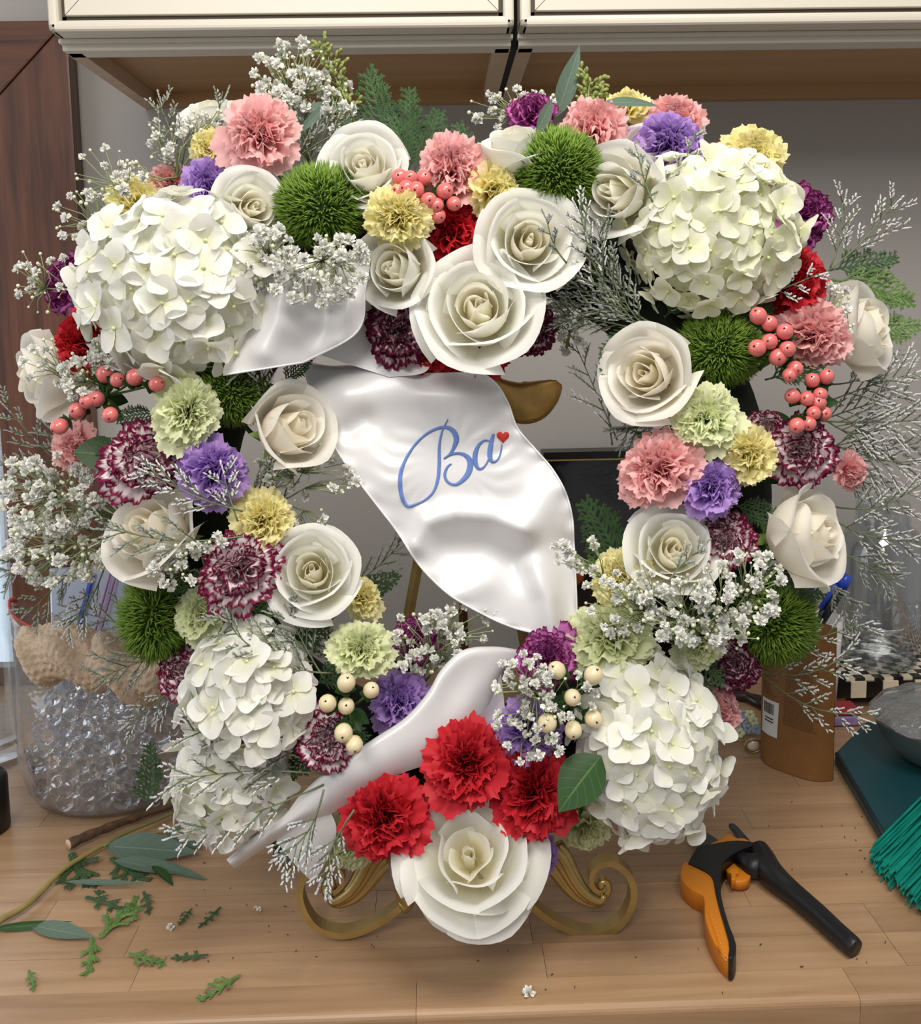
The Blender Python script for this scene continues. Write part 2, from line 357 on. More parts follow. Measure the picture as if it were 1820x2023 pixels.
# wall cabinets
CF, CB = 1.138, WALLY
ZB = at(560, 96, CF).z
def cabinet(x0, x1, label):
    r = thing('wall_cabinet', ((x0 + x1) / 2, (CF + CB) / 2, ZB), label, 'cabinet')
    ox, oy, oz = (x0 + x1) / 2, (CF + CB) / 2, ZB
    def bx(name, m, a, b, c, d, e, f, bev=0, par=r):
        q = MB(); q.box(a - ox, b - ox, c - oy, d - oy, e - oz, f - oz); me = q.mesh(name, m, False)
        if bev: bevel_mesh(me, bev, 3)
        return inst(name, me, par)
    bx('side_panel', M['tanlip'], x0, x0 + .018, CF + .012, CB, ZB, 1.55)
    bx('side_panel', M['tanlip'], x1 - .018, x1, CF + .012, CB, ZB, 1.55)
    bx('bottom_panel', M['tanwood'], x0 + .018, x1 - .018, CF + .03, CB, ZB + .02, ZB + .035)
    bx('back_rail', M['tanwood'], x0 + .018, x1 - .018, CB - .018, CB, ZB, ZB + .02)
    bx('bottom_rail', M['cream'], x0, x1, CF, CF + .03, ZB, ZB + .016, .0015)
    bx('rail_moulding', M['cream'], x0 - .002, x1 + .002, CF - .006, CF + .004, ZB + .007, ZB + .0125, .0015)
    # framed door: rounded outer bead, dark groove, inset panel with mitred frame joints
    zd = ZB + .012; dw = .010
    d = bx('door', M['cream'], x0 + .003, x1 - .003, CF - .022, CF - .004, zd + .0165, 1.5)
    bx('door_bead', M['cream'], x0 - .001, x1 + .001, CF - .036, CF - .004, zd, zd + .0125, .005)
    bx('door_bead', M['cream'], x0 - .001, x0 + .0115, CF - .036, CF - .004, zd, 1.5, .005)
    bx('door_bead', M['cream'], x1 - .0115, x1 + .001, CF - .036, CF - .004, zd, 1.5, .005)
    bx('groove', M['creamline'], x0 + .0105, x1 - .0105, CF - .0245, CF - .021, zd + .011, zd + .019)
    bx('groove', M['creamline'], x0 + .0105, x0 + .0165, CF - .0245, CF - .021, zd + .011, 1.5)
    bx('groove', M['creamline'], x1 - .0165, x1 - .0105, CF - .0245, CF - .021, zd + .011, 1.5)
    bx('door_panel', M['cream'], x0 + .0165, x1 - .0165, CF - .030, CF - .020, zd + .019, 1.5, .0012)
    for sx, xx in ((1, x0 + .0165), (-1, x1 - .0165)):   # mitre lines in the panel frame
        q = MB(); q.tube([(xx - ox, CF - .0301 - oy, zd + .019 - oz), (xx + sx * .08 - ox, CF - .0301 - oy, zd + .099 - oz)], .0003, 4); q.build('mitre_joint', M['creamline'], r)
XL0, XL1 = at(122, 80, CF).x, at(1010, 80, CF).x
cabinet(XL0, XL1, 'cream wall cabinet with beaded door, next to the wooden window casing')
cabinet(XL1 + .009, XL1 + .009 + .95, 'cream wall cabinet with beaded door, beside the narrow black gap')
q = MB(); q.box(XL1 + .0002, XL1 + .0088, CF + .03, CB, ZB + .004, 1.5); tag(q.build('gap_shade_strip', M['black'], None, False), kind='structure')  # black filler standing in for the shade in the open gap

# window casing of dark red wood with a mitred corner, and the window beyond it
TY = WALLY - .032
xr = at(160, 520, TY).x; xl = at(-22, 620, TY).x; zt = at(60, 40, TY).z; wst = xr - xl
def prism(name, poly, y0, y1, m, parent=None, bev=.003):
    n = len(poly); v = [(p[0], y0, p[1]) for p in poly] + [(p[0], y1, p[1]) for p in poly]
    f = [tuple(range(n)), tuple(range(n, 2 * n))[::-1]] + [((i + 1) % n, i, i + n, (i + 1) % n + n) for i in range(n)]
    me = mesh(name, v, f, m, None, False)
    bm = bmesh.new(); bm.from_mesh(me); bmesh.ops.recalc_face_normals(bm, faces=bm.faces); bm.to_mesh(me); bm.free()
    if bev: bevel_mesh(me, bev, 2)
    return inst(name, me, parent)
g = .0006
tag(prism('trim_2', [(xl, 0.002), (xr, 0.002), (xr, zt - g * 2), (xl, zt - wst - g * 2)], TY, WALLY - .0005, M['mahogany']), kind='structure')
tag(prism('trim_3', [(xl - .9, zt), (xr - g, zt), (xl - g, zt - wst), (xl - .9, zt - wst)], TY, WALLY - .0005, M['mahogany_x']), kind='structure')
q = MB(); q.box(xl - .9, xl, WALLY - .006, WALLY - .001, 0.03, zt - wst)
m_, nt_, pb_, o_ = newmat('bright_window'); pb_.inputs['Emission Color'].default_value = (.75, .87, 1, 1); pb_.inputs['Emission Strength'].default_value = 1.1; pb_.inputs['Base Color'].default_value = (.6, .65, .7, 1); pb_.inputs['Roughness'].default_value = .1
wn = q.build('window_1', m_, None, False); tag(wn, kind='structure')
q = MB(); q.box(xl - .9, xl, WALLY - .03, WALLY - .004, 0.002, 0.03); q.build('window_sill', M['mahogany_x'], wn, False)

# black lacquer picture leaning on the wall behind the wreath
pA, pB = at(1078, 893, 1.40), at(1330, 893, 1.40)
r = thing('framed_panel', (pA.x, 1.42, 0), 'black framed panel with a thin gold line standing behind the wreath', 'picture')
m_lac = mat('black_lacquer', '131112', .12, coat=.5, var=.3, bscale=14)
q = MB(); q.box(0, pB.x - pA.x, -.02, .012, 0, pA.z - .012); q.build('panel', m_lac, r, False)
q = MB(); q.box(-.004, pB.x - pA.x + .004, -.025, .014, pA.z - .011, pA.z); q.build('frame', mat('black_frame', '0b0a0a', .3), r, False)
q = MB(); q.box(0, pB.x - pA.x, -.0262, -.0205, pA.z - .0135, pA.z - .0112); q.build('gold_line', M['gold'], r, False)
q = MB()
for k, (a, bb, s) in enumerate(((.03, .16, .03), (.06, .10, .025), (.11, .18, .03))):
    q.ball((a, -.0205, bb), s, 14, 8, (1, .03, .55))
q.build('painted_flower', mat('painted_orange', '8a3a1c', .3), r)

# ================================================================== the easel
er = thing('easel', tab(922, 1845), 'antique gold scroll-footed display easel under the wreath', 'easel')
EO = Vector(er.location); EY = EO.y
def epx(px, py, dy=0.0): return at(px, py, EY + dy) - EO
def mir(pts, s): return [(px if s > 0 else 2 * 922 - px, py) for px, py in pts]
FOOT = [(985, 1735), (1015, 1752), (1037, 1766), (1058, 1790), (1095, 1816), (1141, 1836), (1179, 1839), (1216, 1826), (1240, 1795), (1250, 1758), (1240, 1722), (1212, 1700), (1187, 1702), (1170, 1718), (1168, 1741), (1180, 1756), (1194, 1753), (1198, 1742), (1190, 1735), (1184, 1742)]
for s in (1, -1):
    P = spline(mir(FOOT, s), 70); pts = [epx(*p) for p in P]
    wd = [.0072 - .0044 * max(0, (i - 38) / 31) for i in range(70)]
    # flat bar swept along the scroll: half-width across depth, thickness along the curve normal
    v = []; n = len(pts)
    for i, p in enumerate(pts):
        d = (pts[min(i + 1, n - 1)] - pts[max(i - 1, 0)]); d.y = 0; d.normalize(); nn = Vector((-d.z, 0, d.x))
        h = wd[i] * .42; w_ = wd[i]
        for a, c in ((-1, -1), (1, -1), (1, 1), (-1, 1)): v.append(p + nn * (h * a) + Vector((0, w_ * c, 0)))
    f = [(i * 4 + k, i * 4 + (k + 1) % 4, i * 4 + 4 + (k + 1) % 4, i * 4 + 4 + k) for i in range(n - 1) for k in range(4)] + [(3, 2, 1, 0), tuple((n - 1) * 4 + k for k in range(4))]
    me = mesh('foot', v, f, M['gold'], None, False); o = inst('foot', me, er)
    # fluted acanthus leaf
    mid = [(1075, 1690), (1098, 1712), (1118, 1740), (1140, 1765), (1165, 1780), (1186, 1782), (1194, 1768)]
    for k, (oa, ob, rr) in enumerate(((0, 0, .0062), (9, -10, .0058), (19, -18, .0054), (29, -24, .005), (-7, 9, .0058))):
        q = MB(); pp = []
        for j, (a, c) in enumerate(mid):
            t = j / (len(mid) - 1); pp.append((a + oa * (1 - t) ** 1.2, c + ob * (1 - t) ** 1.2))
        sp = spline(mir(pp, s), 18)
        q.tube([epx(x_, y_, -.006 + .0022 * abs(k - 2)) for x_, y_ in sp], [rr * (.55 + .6 * math.sin(PI * min(1, (1 - i / 17) * .55 + .25))) * (1 - .45 * i / 17) for i in range(18)], 8)
        q.build('leaf_flute', M['gold'], er)
    q = MB(); sp = spline(mir([(1196, 1770), (1203, 1757), (1198, 1743), (1188, 1744), (1188, 1753)], s), 14)
    q.tube([epx(x_, y_, -.002) for x_, y_ in sp], .0035, 7); q.build('curl', M['gold'], er)
    q = MB(); sp = spline(mir([(1000, 1740), (1030, 1735), (1045, 1755), (1040, 1780), (1050, 1790)], s), 12)
    q.tube([epx(x_, y_, -.004) for x_, y_ in sp], [.011, .012, .012, .011, .010, .010, .009, .009, .008, .008, .008, .007], 8); q.build('knuckle', M['gold'], er)
    # uprights of the A-frame, running up behind the flowers
    a = Vector((.026 * s, .035, .05)); bpt = Vector((.004 * s, .115, .58)); q = MB()
    L0, L1 = (at(792, 1300, .86) - EO, at(850, 980, .895) - EO) if s < 0 else (at(1042, 1300, .86) - EO, at(985, 980, .895) - EO)
    q.tube([L0 + (L0 - L1) * .55, L0, L1, L1 + (L1 - L0) * .6], .0052, 4, True, .6); q.build('leg', M['gold'], er, False)
    q = MB(); q.tube([epx(985 if s > 0 else 859, 1735), L0 + (L0 - L1) * .55], .006, 6); q.build('ledge_arm', M['gold'], er)
q = MB(); a_, c_ = at(940, 1290, .99) - EO, at(905, 800, .93) - EO
a_ = Vector((.01, .30, .004)); q.tube([a_, at(905, 820, .93) - EO], .005, 4, True, .6); q.build('back_leg', mat('dark_bronze', '5c4626', .45, .6), er, False)
# crescent finial at the top, hammered
sp = spline([(925, 722, 12), (955, 752, 22), (985, 778, 32), (1022, 795, 41), (1052, 793, 42), (1080, 777, 31), (1098, 762, 17), (1104, 755, 8)], 30); q = MB()
q.tube([at(c[0], c[1], .865) - EO for c in sp], [c[2] * .865 / FPX for c in sp], 16, True, .35)
q.build('crescent_finial', M['goldham'], er)

# ================================================================== the sash
sr = thing('satin_sash', plane(880, 980, .05), 'white satin sash with a blue embroidered name and red heart', 'sash')
SO = Vector(sr.location)
def gseg(x, y, pts, w):
    best = 1e9
    for (ax, ay), (bx, by) in zip(pts, pts[1:]):
        dx, dy = bx - ax, by - ay; t = max(0, min(1, ((x - ax) * dx + (y - ay) * dy) / (dx * dx + dy * dy + 1e-9)))
        best = min(best, math.hypot(x - ax - t * dx, y - ay - t * dy))
    return math.exp(-(best / w) ** 2)
FOLDS = [([(690, 775), (800, 768), (960, 775)], 38, .011), ([(720, 830), (690, 850), (660, 850)], 20, -.006), ([(700, 800), (720, 870), (760, 950)], 60, .005),
         ([(826, 1075), (845, 1035), (900, 1018), (970, 1022), (1035, 1045)], 24, .013), ([(880, 1085), (960, 1085), (1020, 1110)], 42, -.013),
         ([(1035, 1045), (1075, 1000), (1100, 960)], 32, .009), ([(1052, 1120), (1085, 1180), (1098, 1250)], 22, .010), ([(1120, 1080), (1125, 1240)], 26, -.010),
         ([(800, 940), (870, 960), (960, 950)], 55, .006), ([(830, 740), (900, 742), (960, 750)], 22, -.012), ([(690, 712), (620, 720)], 30, -.015),
         ([(905, 1180), (960, 1150)], 25, .005), ([(1000, 880), (1060, 920)], 26, -.004)]
def sdep(px, py):
    base = plane(px, py).y - .052 - .016 * (py - 720) / 520
    f = sum(.85 * a * gseg(px, py, p, w_ * 1.15) for p, w_, a in FOLDS)
    f += .00045 * math.exp(-((math.hypot((px - 890) / 120, (py - 920) / 95) - .95) / .28) ** 2) * math.sin(math.atan2(py - 920, px - 890) * 22 + 2 * math.sin(px * .05))
    return base - f
LE = [(598, 712), (612, 770), (628, 820), (650, 865), (690, 925), (735, 985), (785, 1050), (830, 1118), (885, 1172), (945, 1208), (1005, 1236), (1062, 1252)]
RE = [(800, 715), (930, 732), (975, 752), (1003, 795), (1022, 845), (1058, 888), (1090, 925), (1116, 970), (1130, 1020), (1134, 1080), (1138, 1160), (1141, 1252)]
NT, NS = 120, 70
le, re_ = spline(LE, NT), spline(RE, NT)
TOPC = spline([(598, 712), (650, 722), (700, 722), (760, 735), (850, 739), (945, 738)], NS)
P = np.zeros((NT, NS, 3)); Q2 = np.zeros((NT, NS, 2))
for j in range(NT):
    for i in range(NS):
        s = i / (NS - 1); x_ = le[j, 0] * (1 - s) + re_[j, 0] * s; y_ = le[j, 1] * (1 - s) + re_[j, 1] * s
        k = math.exp(-(j / 11.7) ** 2)                       # top edge follows the fold under the flowers
        x_ = x_ * (1 - k) + TOPC[i, 0] * k; y_ = y_ * (1 - k) + TOPC[i, 1] * k
        Q2[j, i] = (x_, y_)
        edge = min(s, 1 - s)
        rip = .0011 * math.exp(-(edge / .05) ** 2) * math.sin(j * .7 + (3 if s > .5 else 0))
        P[j, i] = at(x_, y_, sdep(x_, y_) + rip + .03 * math.exp(-(j / 3.7) ** 2)) - SO
v, f = grid(P); inst('front_panel', mesh('front_panel', v, f, M['satin']), sr)
for col in (0, NS - 1):
    q = MB(); q.tube([Vector(P[j, col]) + Vector((0, -.0006, 0)) for j in range(3, NT)], .0009, 5); q.build('hem', M['thread'], sr)
def patch(name, rowsA, rowsB, da, db, bow, n=26, m=22, folds=()):
    """a piece of ribbon between two traced edges, each at its own depth, bowed towards the viewer"""
    A, B = spline(rowsA, n), spline(rowsB, n); DA, DB = spline([(d,) for d in da], n)[:, 0], spline([(d,) for d in db], n)[:, 0]
    P = np.zeros((n, m, 3))
    for j in range(n):
        for i in range(m):
            s = i / (m - 1); x_, y_ = A[j] * (1 - s) + B[j] * s
            dd = DA[j] * (1 - s) + DB[j] * s - bow * math.sin(PI * s) - sum(a * gseg(x_, y_, p, w_) for p, w_, a in folds)
            P[j, i] = at(x_, y_, dd) - SO
    v, f = grid(P); inst(name, mesh(name, v, f, M['satin']), sr); return P
# upper loop of the sash, coming out below the hydrangea
P1 = patch('upper_loop', [(500, 520), (490, 580), (470, 660), (442, 741)], [(735, 500), (722, 570), (706, 655), (600, 716)], [.79, .785, .78, .775], [.80, .79, .785, .78], .006, 34, 30,
           [([(560, 560), (545, 640), (520, 690)], 30, .010), ([(640, 570), (640, 650), (600, 690)], 34, -.010), ([(690, 600), (670, 670)], 20, .006)])
q = MB(); q.tube([Vector(P1[j, -1]) for j in range(4, 34)] , .0009, 5); q.build('hem', M['thread'], sr)
q = MB(); q.tube([Vector(P1[-1, i]) for i in range(30)], .0009, 5); q.build('hem', M['thread'], sr)
patch('inner_fold', [(596, 690), (640, 640), (690, 560)], [(770, 745), (840, 735), (860, 690)], [.815, .82, .825], [.815, .82, .83], -.005, 20, 20)
# lower length rolled over the bottom of the wreath
UP_ = [(1030, 1284), (975, 1277), (915, 1284), (872, 1322), (845, 1368), (800, 1418), (740, 1458), (690, 1492), (640, 1527), (592, 1572), (560, 1612), (505, 1650), (447, 1698)]
LO_ = [(1003, 1320), (985, 1352), (962, 1398), (938, 1440), (905, 1478), (862, 1505), (815, 1520), (770, 1538), (715, 1570), (660, 1605), (600, 1628), (540, 1664), (463, 1716)]
dl = [.792, .782, .772, .765, .757, .75, .745, .741, .738, .737, .738, .742, .752]
n, m = 60, 30; A, B = spline(UP_, n), spline(LO_, n); DD = spline([(d,) for d in dl], n)[:, 0]; P = np.zeros((n, m, 3))
for j in range(n):
    wpx = math.hypot(*(A[j] - B[j])); r_ = min(.007, wpx * .75 / FPX * .26); cap = min(.5, r_ / (wpx * .75 / FPX))
    for i in range(m):                                       # a sheet folded over at its top edge: back, round the fold, then hanging nearly flat
        s = i / (m - 1)
        if s < .2: c = cap * (1 + (.2 - s) * 2.5); dz = 2 * r_
        elif s < .5: t = (s - .2) / .3 * PI; c = cap * (1 - math.sin(t)); dz = r_ * (1 + math.cos(t))
        else: t = (s - .5) / .5; c = cap + (1 - cap) * t; dz = .010 * t * t - .0025 * math.sin(PI * t) + .003 * math.exp(-((j - 14) / 7) ** 2) * math.sin(2 * PI * t)
        xy = A[j] * (1 - c) + B[j] * c
        P[j, i] = at(xy[0], xy[1], DD[j] + dz) - SO
v, f = grid(P); inst('lower_roll', mesh('lower_roll', v, f, M['satin']), sr)
patch('tail', [(545, 1660), (580, 1705), (618, 1744)], [(640, 1580), (665, 1640), (640, 1712)], [.752, .752, .755], [.748, .748, .752], .004, 16, 14)
patch('under_fold', [(990, 1330), (960, 1400), (900, 1440)], [(1000, 1420), (960, 1480), (860, 1530)], [.772, .768, .765], [.775, .77, .768], -.004, 16, 14)
# embroidery
def stitch(name, pts, wid, m, lift=.0012, n=60):
    sp = spline(pts, n); ws = spline([(w_,) for w_ in wid], n)[:, 0]; v = []
    for i, (x_, y_) in enumerate(sp):
        a, b = sp[max(i - 1, 0)], sp[min(i + 1, n - 1)]; d = (b - a) / (np.linalg.norm(b - a) + 1e-9); nx, ny = -d[1], d[0]
        for k, hgt in ((-1, .0), (-.55, 1), (.55, 1), (1, .0)):
            xx, yy = x_ + nx * ws[i] * k * .5, y_ + ny * ws[i] * k * .5
            v.append(at(xx, yy, sdep(xx, yy) - .0004 - lift * hgt) - SO)
    f = [(i * 4 + k, i * 4 + k + 1, i * 4 + 5 + k, i * 4 + 4 + k) for i in range(n - 1) for k in range(3)]
    return inst(name, mesh(name, v, f, m), sr)
o = stitch('letter_b', [(885, 828), (878, 842), (872, 858), (868, 884), (868, 918), (865, 948), (856, 972), (839, 988), (822, 996), (806, 1000), (796, 986), (791, 962), (792, 935), (802, 907), (819, 880), (839, 860), (860, 848), (880, 844), (895, 851), (902, 867), (897, 884), (889, 897), (877, 906)],
           [2.5, 3, 4, 6, 7, 7, 5, 4.5, 5, 7, 8, 8.5, 8, 6, 5, 5, 6, 7, 10, 11, 8, 5, 3], M['bluethread'], n=130); tag(o, 'blue embroidered script letter B')
stitch('letter_b_bowl', [(877, 906), (894, 897), (914, 897), (928, 909), (928, 928), (918, 945), (901, 957), (885, 952), (879, 938), (884, 923), (892, 916)], [3, 5, 7, 11, 12, 10, 6, 5, 6, 5, 3], M['bluethread'], n=70)
o = stitch('letter_a', [(970, 872), (958, 870), (946, 880), (939, 898), (940, 916), (947, 926), (957, 922), (966, 906), (972, 882), (976, 857)], [3, 4, 7, 10, 9, 6, 4, 4, 4, 3], M['bluethread'], n=60); tag(o, 'blue embroidered script letter a')
stitch('letter_a_stem', [(975, 858), (970, 880), (968, 900), (972, 911), (980, 911), (988, 900), (992, 878)], [6, 10, 10, 7, 4, 4, 3], M['bluethread'], n=40)
hp = []
for k in range(40):
    t = 2 * PI * k / 40; hp.append((994 + .78 * 16 * math.sin(t) ** 3, 863 - .82 * (13 * math.cos(t) - 5 * math.cos(2 * t) - 2 * math.cos(3 * t) - math.cos(4 * t))))
v = [at(x_, y_, sdep(x_, y_) - .0005) - SO for x_, y_ in hp] + [at(994 + (x_ - 994) * .8, 863 + (y_ - 863) * .8, sdep(x_, y_) - .0018) - SO for x_, y_ in hp] + [at(994, 863, sdep(994, 863) - .002) - SO]
f = [(k, (k + 1) % 40, 40 + (k + 1) % 40, 40 + k) for k in range(40)] + [(40 + k, 40 + (k + 1) % 40, 80) for k in range(40)]
tag(inst('heart', mesh('heart', v, f, M['redthread']), sr), 'small red embroidered heart')

# ================================================================== flower building
def U(a, b): return rnd.uniform(a, b)
# ---- carnation petals: ruffled fans with pinked rims, shared between all carnations
def carn_petal(rt, zt, dl, wi, amp, fq0, seed, nu=25, nv=8):
    r_ = random.Random(seed); fq = fq0 * r_.uniform(.8, 1.2); p1, p2 = r_.uniform(0, 6.3), r_.uniform(0, 6.3); sk = r_.uniform(-.4, .4); cut = r_.uniform(-.06, .06)
    cp = [(0, -.62), (.06, -.2), (.45 * rt + .05, zt * .75 - .02), (rt, zt)]
    P = np.zeros((nv, nu, 3)); UV = []
    for j in range(nv):
        v = j / (nv - 1)
        for i in range(nu):
            u = 2 * i / (nu - 1) - 1
            ve = v * (1 - .08 * u * u - .16 * abs(u) ** 5 + cut * u + .03 * math.sin(2.2 * fq * u + p2) * v + (.016 * (1 if i % 2 else -1) if j == nv - 1 else 0))
            r, z = bez(cp, ve); d = bez(cp, min(1, ve + .02)) - bez(cp, max(0, ve - .02)); d = d / (np.linalg.norm(d) + 1e-9)
            a = u * dl; wv = max(0, v) ** .8
            ru = amp * v ** 1.8 * (math.sin(u * fq + p1) + .5 * math.sin(u * fq * 1.9 + p2))
            rr = r - d[1] * ru; zz = z + d[0] * ru
            P[j, i] = (rr * math.cos(a), rr * math.sin(a) + u * wi * wv + sk * v * wi, zz)
            UV.append((i / (nu - 1), v))
    vv, f = grid(P); return mesh('carnation_petal', vv, f, C['pink'], UV)
# tip radius, tip height, count, half angle, extra half width, ruffle, waves
LAY = [(1.0, -.16, 6, .66, .05, .050, 6), (.92, .06, 6, .66, .08, .075, 7), (.74, .27, 7, .72, .12, .115, 8), (.54, .41, 7, .80, .18, .135, 9), (.33, .49, 7, .85, .24, .135, 9), (.14, .53, 5, .6, .26, .12, 9)]
CP = [[carn_petal(l[0], l[1], l[3], l[4], l[5], l[6], 100 * k + q) for q in range(4)] for k, l in enumerate(LAY)]
CTUBE = mesh('calyx', *lathe([(.02, -1.15), (.10, -1.1), (.14, -.8), (.17, -.5), (.20, -.36)], 10), M['calyx'])
def stem_to_ring(r, P, n, R, base):
    """a stem from the flower's base into the foam ring"""
    a = math.atan2(P.z - WO.z, P.x - WO.x); px_, py_ = WCX + WRM * math.cos(a), WCY + 10 - WRM * .97 * math.sin(a); T = plane(px_, py_, .02)
    A = P - n * (R * base); B = A - n * (R * .7); mw = Matrix.LocRotScale(r.location, r.rotation_quaternion, r.scale).inverted(); q = MB()
    pts = [mw @ (A * (1 - t) ** 2 + B * (2 * t * (1 - t)) + T * t * t) for t in np.linspace(0, 1, 6)]
    q.tube(pts, .0024 / R, 6); q.build('stem', M['stemg'], r)
def carnation(col, px, py, d, label, off=0.0, tilt=None):
    P = wp(px, py, off); n = facing(P, px, py, tilt); R = d * .5 * pxm(P) * 1.19
    r = thing('carnation', P, label, 'carnation', 'carnations in the wreath', orient(n, U(0, 6.3)), R)
    r.scale = (R * U(.92, 1.06), R * U(.86, 1.0), R * U(.85, 1.15))
    m = C[col]
    for k, l in enumerate(LAY):
        a0 = U(0, 6.3)
        for q in range(l[2]):
            inst('petal', rnd.choice(CP[k]), r, m, (0, 0, 0), (U(-.18, .18), U(-.2, .2) + (.3 if k == 0 and q == 0 else 0), a0 + 2 * PI * q / l[2] + U(-.3, .3)), U(.86, 1.08) * (1.12 if k == 0 and q < 2 else 1))
    inst('calyx', CTUBE, r)
    stem_to_ring(r, P, n, R, 1.0)
    return r
# ---- roses: overlapping cupped petals in a spiral, in three states of opening
def rose_petal(rb, rm, rt, zt, dl, curl, seed, nu=13, nv=11, tip=.0):
    r_ = random.Random(seed); w1, w2 = r_.uniform(0, 6.3), r_.uniform(0, 6.3); wob = r_.uniform(.6, 1.3)
    cp = [(rb, -.60), (rm * 1.05, -.50), (rm * 1.12, -.05), (rt * .98, zt * .9), (rt + curl, zt - curl * .25)]
    P = np.zeros((nv, nu, 3)); UV = []
    for j in range(nv):
        v = j / (nv - 1)
        for i in range(nu):
            u = 2 * i / (nu - 1) - 1
            ve = v * (1 - .20 * u * u - .16 * u ** 6 + tip * (1 - abs(u)) ** 2)
            r, z = bez(cp, ve)
            g_ = .42 + .58 * math.sin(min(1, v * 1.25) * PI / 2)
            a = u * dl * g_
            back = (curl * 1.5 + .03) * abs(u) ** 2.5 * v ** 3                    # sides roll back
            r2 = r * (1 + .055 * u) + back + .032 * wob * v * v * math.sin(3.5 * u + w1)
            z2 = z - .55 * back + .030 * wob * v * v * math.sin(5 * u + w2)
            P[j, i] = (r2 * math.cos(a), r2 * math.sin(a), z2); UV.append((i / (nu - 1), v))
    vv, f = grid(P); return mesh('rose_petal', vv, f, M['rose'], UV)
RL = {  # base r, mid r, top r, top z, half angle, curl, count, heart?
 'bud':  [(.03, .12, .07, .60, 2.2, .0, 2, 1), (.05, .24, .17, .62, 1.6, .01, 3, 1), (.07, .38, .30, .60, 1.4, .03, 3, 1), (.09, .54, .50, .54, 1.3, .08, 4, 0), (.12, .72, .80, .36, 1.15, .18, 4, 0)],
 'half': [(.03, .09, .06, .44, 2.2, .0, 2, 1), (.05, .20, .16, .46, 1.6, .01, 3, 1), (.06, .33, .30, .47, 1.35, .03, 3, 1), (.08, .46, .47, .43, 1.25, .06, 4, 0), (.09, .60, .68, .34, 1.15, .11, 4, 0), (.11, .72, .90, .12, 1.05, .16, 5, 0)],
 'open': [(.03, .08, .07, .28, 1.9, .02, 3, 1), (.05, .22, .26, .34, 1.0, .05, 4, 1), (.07, .38, .48, .33, .95, .08, 4, 0), (.09, .54, .72, .22, .95, .11, 5, 0), (.11, .66, .90, .02, .95, .13, 5, 0), (.12, .7, 1.0, -.20, .85, .13, 5, 0)]}
RP = {k: [[rose_petal(*l[:6], seed=hash((k == 'bud', i, q)) % 9999 + q, tip=(.05 if l[5] > .08 else 0)) for q in range(3)] for i, l in enumerate(L)] for k, L in RL.items()}
RHIP = mesh('hip', *lathe([(.02, -.95), (.10, -.9), (.13, -.75), (.12, -.62), (.16, -.56)], 10), M['calyx'])
sep = MB()
for k in range(5):
    a = 2 * PI * k / 5; c_, s_ = math.cos(a), math.sin(a)
    v = []
    for j in range(5):
        t = j / 4; rr = .14 + .42 * t; zz = -.62 + .22 * t - .25 * t * t; w_ = .09 * math.sin(PI * (.25 + .75 * t)); v += [(rr * c_ - w_ * s_, rr * s_ + w_ * c_, zz), (rr * c_ + w_ * s_, rr * s_ - w_ * c_, zz)]
    sep.add(v, [(2 * j, 2 * j + 1, 2 * j + 3, 2 * j + 2) for j in range(4)])
SEPAL = sep.mesh('sepals', M['calyx'])
def rose(kind, px, py, d, label, off=0.0, tilt=None, ivory=False, ang=None):
    P = wp(px, py, off); n = facing(P, px, py, tilt); R = d * .5 * pxm(P) * 1.06
    r = thing('rose', P, label, 'rose', 'white roses in the wreath', orient(n, U(0, 6.3) if ang is None else ang), R)
    mo, mi = (M['rose_iv'], M['rose_ivin']) if ivory else (M['rose'], M['rose_in'])
    for k, l in enumerate(RL[kind]):
        a0 = U(0, 6.3)
        for q in range(l[6]):
            inst('petal', rnd.choice(RP[kind][k]), r, mi if l[7] else mo, (0, 0, 0), (U(-.07, .07) * (2.5 if kind == 'open' else 1), U(-.10, .09) * (1 + k * .25) * (1.6 if kind == 'open' else 1), a0 + 2 * PI * q / l[6] + U(-.2, .2)), U(.93, 1.05))
    inst('hip', RHIP, r, None, (0, 0, -.09)); inst('sepals', SEPAL, r, None, (0, 0, -.12)); stem_to_ring(r, P, n, R, .85)
    return r
# ---- hydrangeas: a globe of four-petalled florets
def hyd_petal(seed, nu=7, nv=6):
    r_ = random.Random(seed); cup = r_.uniform(.02, .28); tw = r_.uniform(-.10, .10); wv = r_.uniform(0, 6.3); wide = r_.uniform(.46, .58)
    P = np.zeros((nv, nu, 3)); UV = []
    for j in range(nv):
        v = j / (nv - 1)
        hw = wide * math.sqrt(max(.03, 1 - ((v - .56) / .58) ** 2)) * (.35 + .65 * min(1, v * 2.2))
        for i in range(nu):
            u = 2 * i / (nu - 1) - 1
            y_ = u * hw; x_ = .05 + v * (1 - .20 * u * u) * .98
            z_ = cup * x_ * x_ * .7 - .12 * x_ ** 3 + .35 * y_ * y_ + tw * y_ + .02 * math.sin(5 * u + wv) * v
            P[j, i] = (x_, y_, z_); UV.append((i / (nu - 1), v))
    vv, f = grid(P); return mesh('hydrangea_petal', vv, f, M['hyd'], UV)
HP = [hyd_petal(500 + k) for k in range(6)]
eye = MB(); eye.ball((0, 0, .05), .09, 6, 4); EYE = eye.mesh('floret', M['bead'])
